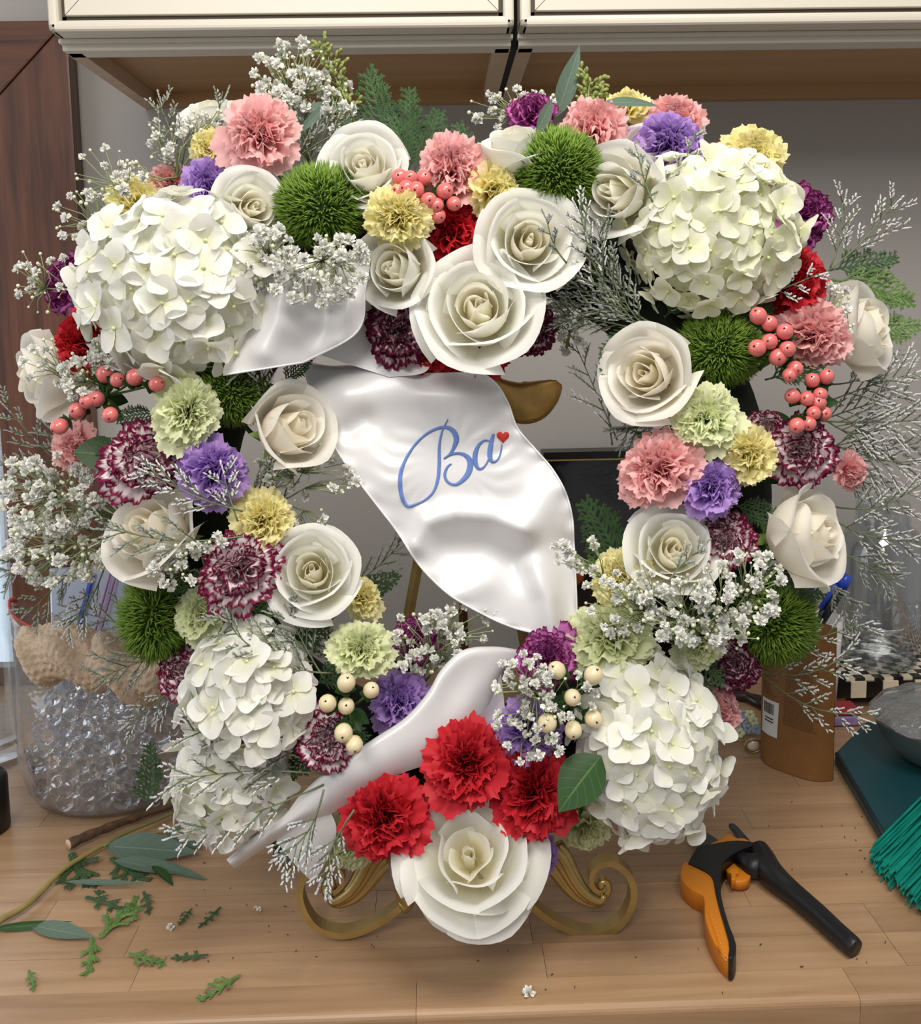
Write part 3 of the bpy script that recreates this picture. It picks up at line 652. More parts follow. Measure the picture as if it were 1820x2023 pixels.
def hydrangea(px, py, wpx, hpx, nfl, label, off=0.0, m='hyd', fpx=88, deep=.62, bumps=((0, 0, 0, 1),), ang=0):
    P = wp(px, py, off); f = facing(P, px, py); k = pxm(P)
    q = Matrix((RIGHT, UP, RIGHT.cross(UP))).transposed().to_quaternion() @ Quaternion((0, 0, 1), ang)
    r = thing('hydrangea', P, label, 'hydrangea', 'white hydrangeas in the wreath', q)
    fr = fpx * .5 * k; ax = wpx * .5 * k - fr * .45; ay = hpx * .5 * k - fr * .45; az = (ax + ay) * .5 * deep * 1.35
    co = MB(); co.ball((0, 0, 0), 1, 18, 12, (ax * .80, ay * .80, az * .80)); co.build('flower_head', M['hydcore'], r)
    ga = PI * (3 - math.sqrt(5)); made = 0; N = int(nfl * 2.1)
    for i in range(N):
        z = 1 - 2 * (i + .5) / N
        if z < -.36: continue
        rr = math.sqrt(1 - z * z); a = i * ga + U(-.12, .12); d = Vector((rr * math.cos(a), rr * math.sin(a), z))
        lump = 1 + .09 * math.sin(3.1 * a + px) * rr + U(-.08, .05)
        pos = Vector((d.x * ax, d.y * ay, d.z * az)) * lump
        nn = (Vector((d.x / ax, d.y / ay, d.z / az)).normalized() + Vector((U(-.5, .5), U(-.5, .5), U(-.3, .35)))).normalized()
        fo = inst('floret', EYE, r, None, pos, orient(nn, U(0, 6.3)), fr * U(.85, 1.12))
        cl = U(-.10, .50)
        for t in range(4): inst('petal', rnd.choice(HP), fo, M[m], (0, 0, 0), (U(-.18, .18), -cl + U(-.22, .22), t * PI / 2 + U(-.14, .14)), U(.86, 1.1))
        made += 1
    st = MB(); st.tube([(0, 0, -az * .3), (0, .0, -az - .03), (0, -.01, -az - .06)], .004, 6); st.build('stem', M['stemg'], r)
    return r
# ---- green dianthus balls: a globe of fine curved bristles
def dianthus(px, py, wpx, hpx, label, off=0.0, n=2300, long=1.0):
    P = wp(px, py, off); k = pxm(P); q = Matrix((RIGHT, UP, RIGHT.cross(UP))).transposed().to_quaternion()
    r = thing('green_dianthus', P, label, 'dianthus', 'green dianthus balls in the wreath', q)
    ax, ay = wpx * .5 * k, hpx * .5 * k; az = (ax + ay) * .5
    co = MB(); co.ball((0, 0, 0), .78, 16, 10, (ax, ay, az)); co.build('core', M['mosscore'], r)
    v = []; f = []; ga = PI * (3 - math.sqrt(5))
    tufts = [Vector((U(-1, 1), U(-1, 1), U(-.4, 1))).normalized() for _ in range(45)]
    for i in range(n):
        z = 1 - 1.5 * (i + .5) / n; rr = math.sqrt(max(0, 1 - z * z)); a = i * ga + U(-.2, .2); d = Vector((rr * math.cos(a), rr * math.sin(a), z))
        tf = max(tufts, key=lambda t: t.dot(d)); e = (d + (tf - d) * .35 + Vector((U(-.3, .3), U(-.3, .3), U(-.3, .3)))).normalized()
        e2 = (e + (tf - d) * .5 + Vector((U(-.2, .2), U(-.2, .2) + .1, U(-.2, .2)))).normalized()
        L = .34 * U(.6, 1.15) * long; S = Vector((ax, ay, az))
        p0 = Vector((d.x * ax, d.y * ay, d.z * az)) * .74; p1 = p0 + e * L * .55 * az; p2 = p1 + e2 * L * .5 * az
        x = e.orthogonal().normalized(); x.rotate(Quaternion(e, U(0, 6.3))); w_ = .0010
        b = len(v); y_ = e.cross(x)
        v += [p0 + x * w_, p0 - x * w_ * .5 + y_ * w_ * .8, p0 - x * w_ * .5 - y_ * w_ * .8, p1 + x * w_ * .9, p1 - x * w_ * .45 + y_ * w_ * .7, p1 - x * w_ * .45 - y_ * w_ * .7, p2]
        f += [(b, b + 1, b + 4, b + 3), (b + 1, b + 2, b + 5, b + 4), (b + 2, b, b + 3, b + 5), (b + 3, b + 4, b + 6), (b + 4, b + 5, b + 6), (b + 5, b + 3, b + 6)]
    tag(inst('bristles', mesh('bristles', v, f, M['moss']), r), kind='stuff')
    st = MB(); st.tube([(0, 0, -az * .6), (0, 0, -az - .03)], .003, 6); st.build('stem', M['stemg'], r)
# ---- hypericum berries
bm_ = MB(); bm_.add(*lathe([(0, -1), (.42, -.9), (.80, -.5), (.95, .05), (.88, .5), (.62, .88), (.28, 1.08), (.10, 1.05)], 14)); BERRY = bm_.mesh('berry', M['berryp'])
bm_ = MB()
for k in range(3): a = k * 2.1; bm_.tube([(.02 * math.cos(a), .02 * math.sin(a), 1.0), (.14 * math.cos(a), .14 * math.sin(a), 1.22)], [.07, .02], 4)
BTIP = bm_.mesh('berry_tip', M['berrytip'])
bm_ = MB()
for k in range(5):
    a = 2 * PI * k / 5; v = []
    for j in range(5):
        t = j / 4; rr = .1 + 1.05 * t; zz = -1.05 - .12 * t + .35 * t * t; w_ = .46 * math.sin(PI * (.12 + .85 * t)); v += [(rr * math.cos(a) - w_ * math.sin(a), rr * math.sin(a) + w_ * math.cos(a), zz), (rr * math.cos(a) + w_ * math.sin(a), rr * math.sin(a) - w_ * math.cos(a), zz)]
    bm_.add(v, [(2 * j, 2 * j + 1, 2 * j + 3, 2 * j + 2) for j in range(4)])
BSEP = bm_.mesh('sepals', M['leaf'])
def hypericum(pts, root, label, col='p', d=34, off=.03, group='hypericum sprigs in the wreath'):
    RP_ = wp(*root, off - .05); r = thing('hypericum_sprig', RP_, label, 'berry sprig', group)
    stm = MB(); cx = sum(p[0] for p in pts) / len(pts); cy = sum(p[1] for p in pts) / len(pts); node = (wp(cx, cy, off - .028) - RP_)
    stm.tube([(0, 0, 0), node * .5 + Vector((.002, 0, .002)), node], [.0022, .002, .0016], 6)
    for p in pts:
        W = wp(p[0], p[1], off + U(-.006, .006)); n = facing(W, p[0], p[1], ((p[0] - cx) / 90 + U(-.3, .3), -(p[1] - cy) / 90 + U(-.2, .3)))
        R = d * .55 * pxm(W) * U(.88, 1.08)
        be = inst('berry', BERRY, r, M['berryp'] if col == 'p' else M['berryc'], W - RP_, orient(n, U(0, 6.3)), R)
        inst('berry_tip', BTIP, be); inst('sepals', BSEP, be)
        b = W - RP_ - n * R; stm.tube([node, node * .4 + b * .6 - n * .004, b], .0011, 5)
    stm.build('stem', M['stemg'], r)
    for k in range(2):
        me = leaf_mesh(.022, .013); e = orient((CAM - RP_).normalized() + Vector((U(-.5, .5), 0, U(-.5, .5))), U(0, 6.3)); inst('leaf', me, r, M['leaf'], node, e)
def leaf_mesh(L, W, bend=.2, point=1.0, n=9, m=5, fold=.15):
    P = np.zeros((n, m, 3)); UV = []
    for j in range(n):
        t = j / (n - 1); hw = W * .5 * math.sin(PI * t ** .8) ** (.8 if point < 1 else 1.0) + .0001
        for i in range(m):
            u = 2 * i / (m - 1) - 1; P[j, i] = (t * L, u * hw, fold * abs(u) * hw - bend * L * t * t); UV.append((i / (m - 1), t))
    v, f = grid(P); return mesh('leaf', v, f, M['leaf'], UV)
# ---- baby's breath
def puff(seed, n=36):
    r_ = random.Random(seed); v = []; f = []; uv = []
    for k in range(n):
        z = r_.uniform(-.25, 1); a = r_.uniform(0, 6.3); rr = math.sqrt(1 - z * z) if z < 1 else 0; d = Vector((rr * math.cos(a), rr * math.sin(a), z)).normalized()
        x = d.orthogonal().normalized(); x.rotate(Quaternion(d, r_.uniform(0, 6.3))); y = d.cross(x); b = len(v)
        w_ = r_.uniform(.20, .34); L = r_.uniform(.7, 1.08); c = r_.uniform(-.3, .3)
        v += [d * .1, d * L * .65 + x * w_ + y * c * .3, d * L + x * w_ * .5 + y * c, d * L - x * w_ * .5 + y * c, d * L * .65 - x * w_ + y * c * .3]; f += [(b, b + 1, b + 2), (b, b + 2, b + 3), (b, b + 3, b + 4)]
        uv += [(.5, 0), (1, .6), (.8, 1), (.2, 1), (0, .6)]
    return mesh('blossom', v, f, M['gyp'], uv, False)
PUFF = [puff(900 + k) for k in range(5)]
def gyps(root, ells, label, off=.05, roff=0.0, d=21, spread=.02, seed=0, bud=.7, usewp=False):
    """root pixel; ells = [(cx,cy,rx,ry,count)] of blossom clouds"""
    r_ = random.Random(seed + 40); pl = wp if usewp else plane
    RP_ = pl(root[0], root[1], roff); r = thing('babys_breath', RP_, label, 'babys breath', 'babys breath sprays in the wreath')
    st = MB(); bu = MB()
    for cx, cy, rx, ry, n in ells:
        nodes = []
        for k in range(max(2, n // 7)):
            a = r_.uniform(0, 6.3); q = math.sqrt(r_.random()) * .62; x_, y_ = cx + rx * q * math.cos(a), cy + ry * q * math.sin(a)
            x_ = x_ * .72 + root[0] * .28; y_ = y_ * .72 + root[1] * .28
            N = pl(x_, y_, off * .8 + r_.uniform(-spread, spread) * .6) - RP_; nodes.append(N)
            m1 = N * .5 + Vector((r_.uniform(-.006, .006), r_.uniform(-.006, .006), r_.uniform(-.004, .008)))
            st.tube([(0, 0, 0), m1, N], [.0009, .0008, .0006], 4)
        for k in range(int(n * (1 + bud))):
            a = r_.uniform(0, 6.3); q = math.sqrt(r_.random()); x_, y_ = cx + rx * q * math.cos(a), cy + ry * q * math.sin(a)
            T = pl(x_, y_, off + r_.uniform(-spread, spread)) - RP_
            N = min(nodes, key=lambda z: (z - T).length + r_.uniform(0, .012))
            md = N * .55 + T * .45 + Vector((r_.uniform(-.004, .004), r_.uniform(-.004, .004), r_.uniform(-.003, .004)))
            st.tube([N, md, T], [.00055, .00045, .0004], 3)
            if k < n:
                R = d * .58 * pxm(T + RP_) * r_.uniform(.7, 1.2); e = ((T - N).normalized() + (CAM - RP_).normalized() * .8 + Vector((r_.uniform(-.5, .5), 0, r_.uniform(-.5, .5)))).normalized()
                inst('blossom', r_.choice(PUFF), r, None, T, orient(e, r_.uniform(0, 6.3)), R)
            else: bu.ball(T, d * .5 * pxm(T + RP_) * r_.uniform(.22, .42), 6, 4)
    st.build('stem', M['gypstem'], r); 
    if bu.v: tag(bu.build('buds', M['bud'], r), kind='stuff')
# ---- limonium: wiry stems with one-sided combs of tiny grey-white florets
def limonium(root, tip, label, width=.05, nb=8, off=(.02, .05), grey=False, seed=0, dens=1.0, fs=1.0, usewp=False, bare=.25):
    r_ = random.Random(seed + 77); pl = wp if usewp else plane
    A = pl(root[0], root[1], off[0]); B = pl(tip[0], tip[1], off[1]) - A
    r = thing('limonium_spray', A, label, 'limonium', 'limonium sprays in the wreath')
    d = B.normalized(); vw = (CAM - A).normalized(); s = d.cross(vw).normalized(); L = B.length
    bow = s * L * r_.uniform(-.10, .10) + Vector((0, 0, -L * .05))
    def P(t): return B * t + bow * math.sin(PI * t)
    st = MB(); fl = MB()
    st.tube([P(t) for t in np.linspace(0, 1, 8)], [.0009 - .0005 * t for t in np.linspace(0, 1, 8)], 4)
    def comb(p, e, ln, up):
        n = max(5, int(ln / .00095 * dens)); st.tube([p, p + e * ln * .5 + up * ln * .03, p + e * ln], .0004, 3)
        for k in range(n):
            q = p + e * ln * (.25 + .8 * (k + r_.random() * .5) / n)
            fd = (e * .75 + up * r_.uniform(.2, .7) + vw * r_.uniform(-.3, .4)).normalized()
            fl.spindle(q, fd, r_.uniform(.0022, .0034) * fs, .00085 * fs * r_.uniform(.8, 1.2))
    for k in range(nb):
        t = bare + (1 - bare) * (k + r_.random() * .5) / nb; sg = 1 if k % 2 else -1
        e = (d * r_.uniform(.7, 1.1) + s * sg * r_.uniform(.35, .8) + vw * r_.uniform(-.45, .45)).normalized(); ln = .74 * width * r_.uniform(.6, 1.1) * (1.05 - .45 * t); p = P(t)
        end = p + e * ln; st.tube([p, p + e * ln * .5 + d * ln * .06, end], [.0007, .0006, .0004], 3)
        for j in range(7):
            tt = .30 + .70 * j / 6; q = p + (end - p) * tt; sj = 1 if j % 2 else -1
            ee = (e * 1.0 + s * sj * r_.uniform(.2, .6) + vw * r_.uniform(-.4, .4) + d * .25).normalized(); comb(q, ee, ln * r_.uniform(.16, .28), s * sj)
    comb(P(.86), d, L * .14 + .008, s)
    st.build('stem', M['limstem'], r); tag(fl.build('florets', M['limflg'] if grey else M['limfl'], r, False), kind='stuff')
# ---- cedar fronds: flat sprays of overlapping scale leaves
def cedar_mesh(L, W, seed, nb=9, scale=.0034):
    r_ = random.Random(seed); q = MB(); Z = Vector((0, 0, 1))
    def chain(p, e, ln, sz):
        n = max(2, int(ln / (sz * .62)))
        for k in range(n):
            pp = p + e * (ln * k / n); z = sz * (1 - .35 * k / n)
            q.spindle(pp, e, z * 1.5, z * .36, .45, Z); sd = Vector((-e.y, e.x, 0))
            for g_ in (1, -1): q.spindle(pp, (e + sd * g_ * .6).normalized(), z * 1.05, z * .24, .5, Z)
    X = Vector((1, 0, 0))
    def ax(t): return Vector((L * t, L * .05 * math.sin(t * 3 + seed), -L * .10 * t * t))
    for k in range(12): chain(ax(k / 12), (ax((k + 1) / 12) - ax(k / 12)).normalized(), L / 12, scale * 1.1)
    for k in range(nb):
        for sg in (1, -1):
            t = .12 + .82 * (k + (.25 if sg > 0 else .6)) / nb; p = ax(t); ln = W * (1 - t * .75) * r_.uniform(.8, 1.1) * min(1, .5 + t * 2)
            a = sg * r_.uniform(.65, .85); e = Vector((math.cos(a), math.sin(a), r_.uniform(-.12, .12))).normalized(); chain(p, e, ln, scale)
            for j in range(max(1, int(ln / .007))):
                pj = p + e * ln * (.2 + .7 * (j + .4) / max(1, int(ln / .007))); a2 = a + (1 if j % 2 else -1) * .6; chain(pj, Vector((math.cos(a2), math.sin(a2), r_.uniform(-.15, .15))).normalized(), ln * .36 * (1 - .4 * j / max(1, int(ln / .007))), scale * .9)
    return q.mesh('cedar_frond', M['cedar'], False)
CED = [cedar_mesh(.12, .05, 1, 11, .0044), cedar_mesh(.12, .045, 2, 11, .0044), cedar_mesh(.12, .055, 3, 10, .0044)]
def place_along(o, A, B, nrm, L0, flip=0):
    d = (B - A); x = d.normalized(); z = (nrm - x * nrm.dot(x)).normalized(); y = z.cross(x)
    o.matrix_world = Matrix.Translation(A) @ Matrix((x, y, z)).transposed().to_4x4() @ Matrix.Diagonal((d.length / L0,) * 3 + (1,))
def cedar(root, tip, label, off=(.02, .03), m='cedar', k=0, group='cedar fronds in the wreath', tilt=(0, 0)):
    A, B = plane(root[0], root[1], off[0]), plane(tip[0], tip[1], off[1])
    o = inst('cedar_frond', CED[k % 3], None, M[m]); n = (CAM - A).normalized() + RIGHT * tilt[0] + UP * tilt[1]
    place_along(o, A, B, n, .12); tag(o, label, 'cedar', group); return o
LEAF = [leaf_mesh(.1, .05), leaf_mesh(.1, .028, .12), leaf_mesh(.1, .022, .2), leaf_mesh(.1, .085, .15, .5), leaf_mesh(.1, .072, .1)]
def leaf(root, tip, label, off=(.03, .04), m='leaf', k=0, tilt=(0, 0), group=None, cat='leaf'):
    A, B = plane(root[0], root[1], off[0]), plane(tip[0], tip[1], off[1])
    o = inst('leaf', LEAF[k], None, M[m]); place_along(o, A, B, (CAM - A).normalized() + RIGHT * tilt[0] + UP * tilt[1], .1); tag(o, label, cat, group); return o

# ================================================================== the wreath
wr = thing('wreath_base', plane(WCX, WCY, .0), 'dark green foam wreath ring hidden behind the flowers', 'wreath')
WO = Vector(wr.location); nu_, nv_ = 72, 14; P = np.zeros((nu_, nv_, 3))
for i in range(nu_):
    a = 2 * PI * i / nu_; c = plane(WCX + WRM * math.cos(a), WCY + 10 - WRM * .97 * math.sin(a), .02) - WO; e = Vector((c.x, 0, c.z)).normalized()
    for j in range(nv_):
        t = 2 * PI * j / nv_; p = c + e * (.042 * math.cos(t)) + Vector((0, 1, 0)) * (.034 * math.sin(t)); P[i, j] = p
v, f = grid(np.concatenate([P, P[:1]]), True); inst('foam_ring', mesh('foam_ring', v, f, M['foam']), wr)
# filler foliage around the ring
fr_ = random.Random(5)
for k in range(96):
    a = 2 * PI * (k + fr_.random() * .6) / 96; rr = WRM + fr_.uniform(-70, 120); a2 = a + fr_.uniform(-.7, .7)
    x_, y_ = WCX + rr * math.cos(a), WCY - rr * math.sin(a); ln = fr_.uniform(90, 150)
    sg = 1 if rr > WRM - 20 or fr_.random() < .5 else -1
    if k % 3 == 0: leaf((x_, y_), (x_ + sg * ln * .7 * math.cos(a2), y_ - sg * ln * .7 * math.sin(a2)), 'dark green filler leaf tucked deep between the wreath flowers', (.058, .066), 'leaf', 0, (fr_.uniform(-.6, .6), fr_.uniform(-.3, .6)), 'filler leaves in the wreath')
    else: cedar((x_, y_), (x_ + sg * ln * math.cos(a2), y_ - sg * ln * math.sin(a2)), 'dark cedar frond filling the gaps between the wreath flowers', (.066, .074), 'cedar', k, 'filler fronds in the wreath', (fr_.uniform(-.4, .4), fr_.uniform(-.3, .3)))
# ---- hydrangeas
hydrangea(362, 572, 395, 385, 78, 'largest pure white hydrangea, above the coral berries and the green carnation', .005, 'hyd', 98)
hydrangea(1408, 465, 345, 325, 82, 'cream-tinged hydrangea below the lone yellow carnation', .005, 'hyd_g', 80)
hydrangea(492, 1365, 265, 290, 46, 'white hydrangea beside the cream berries and green carnation', .005, 'hyd', 98)
hydrangea(455, 1545, 255, 245, 40, 'white hydrangea at the sash tail, crossed by limonium sprigs', .006, 'hyd', 90)
hydrangea(1278, 1468, 312, 392, 76, 'tall white hydrangea by the broad green leaf and the secateurs', .005, 'hyd', 92)
# ---- roses
rose('half', 720, 335, 158, 'white rose above the yellow carnation, between dianthus ball and cedar', .012, (-.15, .45))
rose('half', 497, 412, 150, 'white rose tucked between the biggest hydrangea and a dianthus ball', .008, (.35, .25))
rose('bud', 1018, 300, 140, 'white rose seen from its side, above a dianthus ball', -.005, (-.15, 1.5))
rose('bud', 783, 535, 155, 'small white rose between yellow carnation and the largest rose', .014, (-.3, .2))
rose('half', 1045, 478, 190, 'white rose beside the red carnation, under a dianthus ball', .018, (.15, .25))
rose('half', 945, 612, 226, 'largest white rose with swirled heart, above the sash', .032, (-.05, .28))
rose('bud', 1222, 382, 175, 'white rose bud against the cream hydrangea, below lavender carnation', .008, (-.55, .15))
rose('bud', 1275, 300, 120, 'white rose half hidden behind the rose bud and lavender carnation', -.02, (.1, .8))
rose('half', 1278, 740, 180, 'ivory rose on its own between wreath hole and green carnation', .012, (-.35, .15), True)
rose('bud', 1690, 655, 180, 'white rose at the outer rim beside the pink carnation, seen from its side', -.01, (1.5, .35), True)
rose('bud', 1585, 1055, 205, 'ivory rose at the outer rim, above a dianthus ball, seen from its side', .012, (1.15, .15), True)
rose('half', 1332, 1088, 180, 'white rose above baby\'s breath, next to a burgundy-edged carnation', .012, (.15, .3))
rose('bud', 572, 848, 175, 'ivory rose facing the sash, beside green carnation and limonium', .006, (.8, .35), True)
rose('bud', 305, 1055, 200, 'ivory rose crossed by limonium, above the marble bag', .012, (-.75, .35), True)
rose('half', 618, 1130, 178, 'white rose with pale yellow heart beside a burgundy-edged carnation', .022, (-.05, .2))
rose('open', 928, 1692, 262, 'fully open white rose at the wreath\'s foot between red carnations', .04, (.0, .22), ang=.6)
rose('bud', 98, 738, 165, 'white rose showing its outer petals, beside a red carnation on the rim', -.015, (-1.6, -.2), True)
rose('bud', 418, 240, 115, 'white rose bud behind the pink carnation, among limonium', -.035, (-.3, 1.6))
# ---- carnations
CL = [
 ('pink', 513, 265, 150, 'pink carnation under the tall baby\'s breath on the wreath\'s crown', .02, (-.1, .3)),
 ('pink', 890, 333, 135, 'pink carnation above the red carnation and coral berries', .0, (.0, .5)),
 ('pink', 1172, 255, 130, 'pink carnation between dianthus ball and the seeded eucalyptus', -.012, (.1, .7)),
 ('pink', 1332, 240, 125, 'pink carnation behind a lavender one on the wreath\'s crown', -.03, (.2, .6)),
 ('pink', 190, 545, 105, 'pink carnation wedged between a magenta carnation and the biggest hydrangea', -.015, (-1.0, .1)),
 ('pink', 1605, 660, 145, 'pink carnation beside the coral berries, fully round', .01, (.25, .15)),
 ('pink', 1300, 925, 155, 'pale pink carnation above a lavender one, next to the wreath hole', .018, (-.25, .2)),
 ('pink', 1418, 1410, 110, 'pink carnation peeping out behind the tall hydrangea', -.035, (1.2, -.1)),
 ('pink', 1185, 525, 110, 'shaded pink carnation behind limonium and the cream hydrangea', -.06, (-.2, -.2)),
 ('pink', 148, 885, 100, 'pale pink carnation half hidden behind a round leaf', -.035, (-.8, .1)),
 ('pink', 1680, 930, 80, 'faded pink carnation in shade behind the dense limonium', -.06, (1.0, -.2)),
 ('pink', 335, 360, 80, 'dusky pink carnation hidden behind the lavender one and limonium', -.05, (-.5, .4)),
 ('yellow', 265, 395, 105, 'yellow carnation on top of the biggest hydrangea, beside baby\'s breath', -.01, (-.5, .7)),
 ('yellow', 785, 428, 128, 'yellow carnation touching the coral berries and the small rose', .026, (.0, .2)),
 ('yellow', 978, 372, 105, 'yellow carnation squeezed between pink carnation and white rose', .0, (.7, .3)),
 ('yellow', 1490, 303, 122, 'lone yellow carnation standing over the cream hydrangea', -.012, (.3, .6)),
 ('yellow', 1237, 213, 90, 'yellow carnation seen from its side, under a eucalyptus leaf', -.035, (.0, 1.5)),
 ('yellow', 522, 1025, 122, 'yellow carnation above a burgundy-edged one, beside fine stems', .012, (.1, .2)),
 ('yellow', 1480, 895, 120, 'yellow carnation between green, lavender and burgundy-edged ones', .022, (.1, .25)),
 ('yellow', 1228, 1140, 125, 'yellow carnation veiled by baby\'s breath, beside the sash', .004, (-.4, .2)),
 ('yellow', 716, 1180, 80, 'small yellow carnation behind the rose with yellow heart', -.02, (.6, .2)),
 ('yellow', 412, 292, 75, 'small yellow carnation below the pink one, among limonium', -.02, (-.6, .3)),
 ('lavender', 412, 368, 112, 'lavender carnation behind the biggest hydrangea, beside a white rose', -.008, (-.2, .5)),
 ('lavender', 1322, 282, 122, 'lavender carnation with limonium sprigs, above the cream hydrangea', .0, (.2, .35)),
 ('lavender', 423, 930, 135, 'deep lavender carnation between green and burgundy-edged ones', .018, (.15, .25)),
 ('lavender', 1405, 960, 130, 'deep lavender carnation under the yellow one', .018, (.05, .5)),
 ('lavender', 788, 1385, 122, 'lavender carnation tucked behind the rolled sash, near cream berries', -.03, (-.1, .5)),
 ('lavender', 1042, 1440, 130, 'lavender carnation veiled by baby\'s breath above the red ones', .0, (.0, .1)),
 ('lavender', 1070, 1688, 88, 'lavender carnation beside the open rose, above the easel scroll', .0, (.7, -.4)),
 ('lavender', 800, 1718, 60, 'small lavender carnation below a red one, behind the open rose', -.01, (-.2, -.6)),
 ('red', 893, 456, 146, 'red carnation ringed by white roses on the wreath\'s crown', -.014, (.0, .55)),
 ('red', 838, 690, 150, 'red carnation under a shade-coloured burgundy-edged one, above the sash', -.016, (-.2, -.65)),
 ('red', 945, 694, 150, 'red carnation shaded below the largest rose', -.018, (.2, -.65)),
 ('red', 163, 675, 125, 'red carnation on the rim between hydrangea and white rose', -.005, (-.75, .05)),
 ('red', 1555, 555, 165, 'red carnation crossed by limonium sprigs, below the magenta one', -.005, (.5, .3)),
 ('red', 757, 1615, 172, 'red carnation between the rolled sash and the open rose', .026, (-.25, .05)),
 ('red', 922, 1508, 178, 'red carnation right above the open rose, touching the rolled sash', .012, (-.1, .2)),
 ('red', 1055, 1562, 180, 'red carnation beside the broad green leaf', .012, (.15, .1)),
 ('magenta', 1050, 222, 95, 'magenta carnation on the wreath\'s crown beside baby\'s breath', -.035, (-.1, 1.2)),
 ('magenta', 138, 562, 118, 'magenta carnation in profile on the outer rim, beside a pink one', -.04, (-1.5, .3)),
 ('magenta', 1590, 425, 118, 'magenta carnation on the rim beside the cream hydrangea', -.03, (.8, .3)),
 ('magenta', 1080, 1300, 122, 'magenta carnation where the sash ends, above cream berries', .01, (.0, .4)),
 ('magenta', 822, 1262, 100, 'magenta carnation veiled by baby\'s breath inside the wreath hole', -.04, (.1, .8)),
 ('bicolor', 285, 912, 155, 'pale carnation with burgundy rims beside the green one, above an ivory rose', .018, (-.2, .2)),
 ('bicolor', 470, 1122, 158, 'burgundy-rimmed carnation between yellow carnation and white rose', .022, (-.05, .15)),
 ('bicolor', 645, 1462, 125, 'burgundy-rimmed carnation beside cream berries and rolled sash', .012, (.1, .2)),
 ('bicolor', 360, 1325, 112, 'burgundy-rimmed carnation beside a shaggy dianthus, behind the hydrangea', -.025, (-.9, .1)),
 ('shadebi', 785, 655, 125, 'burgundy-rimmed carnation coloured darker for the shade beneath the small rose', .0, (-.1, -.1)),
 ('shadebi', 1045, 650, 110, 'burgundy-rimmed carnation coloured darker for shade, behind the largest rose, near limonium', -.02, (.5, -.1)),
 ('bicolor', 1585, 890, 132, 'burgundy-rimmed carnation below the coral berries, beside a yellow one', .006, (.35, .15)),
 ('bicolor', 1515, 845, 80, 'small burgundy-rimmed carnation between yellow one and coral berries', -.015, (.0, .5)),
 ('bicolor', 1432, 1068, 128, 'burgundy-rimmed carnation between two roses, above baby\'s breath', .0, (.2, .3)),
 ('shadebi', 1455, 1312, 105, 'burgundy-rimmed carnation under a shaggy dianthus ball', -.02, (.6, -.2)),
 ('green', 370, 815, 138, 'pale green carnation with wavy petals below the biggest hydrangea', .022, (.1, .2)),
 ('green', 1395, 822, 135, 'pale green carnation between ivory rose and pink carnation', .018, (.05, .45)),
 ('green', 712, 1282, 130, 'pale green carnation above the cream berries, beside magenta one', .012, (.1, .45)),
 ('green', 1208, 1258, 155, 'pale green carnation between sash and tall hydrangea', .004, (-.1, .4)),
 ('green', 1382, 1268, 105, 'pale green carnation veiled by baby\'s breath above the tall hydrangea', -.008, (.2, .2)),
 ('green', 395, 1210, 105, 'pale green carnation between shaggy dianthus and burgundy-rimmed one', -.012, (-.3, .2)),
 ('green', 690, 1668, 115, 'pale green carnation hanging below the rolled sash', -.008, (-.5, -1.0)),
 ('green', 1160, 1640, 95, 'pale green carnation hanging under the tall hydrangea', -.03, (.3, -1.2)),
]
for c in CL: carnation(*c)
# ---- green dianthus balls
dianthus(635, 410, 182, 165, 'dianthus ball between two white roses, above baby\'s breath', .0)
dianthus(1102, 340, 178, 165, 'dianthus ball below a pink carnation, above a white rose', -.006)
dianthus(1420, 690, 175, 150, 'dianthus ball below the cream hydrangea, beside coral berries', -.02)
dianthus(308, 1215, 115, 175, 'shaggy dianthus ball above the marble bag', -.025, 1700, 1.5)
dianthus(1525, 1225, 165, 165, 'shaggy dianthus ball beside the pen and the brown pouch', -.025, 2000, 1.4)
dianthus(455, 770, 165, 145, 'dianthus ball shaded under the sash loop', -.025, 2000)
# ---- berries
hypericum([(791, 351), (811, 352), (836, 354), (822, 375), (788, 380), (862, 405), (896, 402), (878, 378), (847, 397), (864, 426), (805, 372)], (850, 390), 'coral berry sprig above the red carnation and yellow carnation', 'p', 31, .022)
hypericum([(1499, 625), (1520, 640), (1551, 656), (1521, 675), (1497, 688), (1556, 690), (1536, 705), (1570, 728), (1560, 740)], (1500, 730), 'coral berry sprig touching the round pink carnation', 'p', 32, .04)
hypericum([(1605, 752), (1633, 745), (1567, 783), (1621, 780), (1616, 796), (1595, 788), (1628, 817), (1608, 816), (1575, 840), (1598, 836)], (1560, 800), 'coral berry sprig hanging over a burgundy-rimmed carnation', 'p', 31, .03)
hypericum([(208, 740), (232, 751), (266, 746), (309, 759), (174, 792), (192, 788), (154, 811), (218, 819), (119, 842)], (240, 830), 'coral berry sprig below the biggest hydrangea and red carnation', 'p', 33, .03)
hypericum([(684, 1350), (648, 1390), (684, 1395), (733, 1364), (679, 1447), (700, 1470)], (720, 1420), 'cream berry sprig below the pale green carnation', 'c', 35, .035)
hypericum([(1101, 1325), (1131, 1378), (1082, 1428), (1133, 1441), (1172, 1420), (1172, 1335)], (1130, 1400), 'cream berry sprig beside the tall hydrangea', 'c', 37, .045)
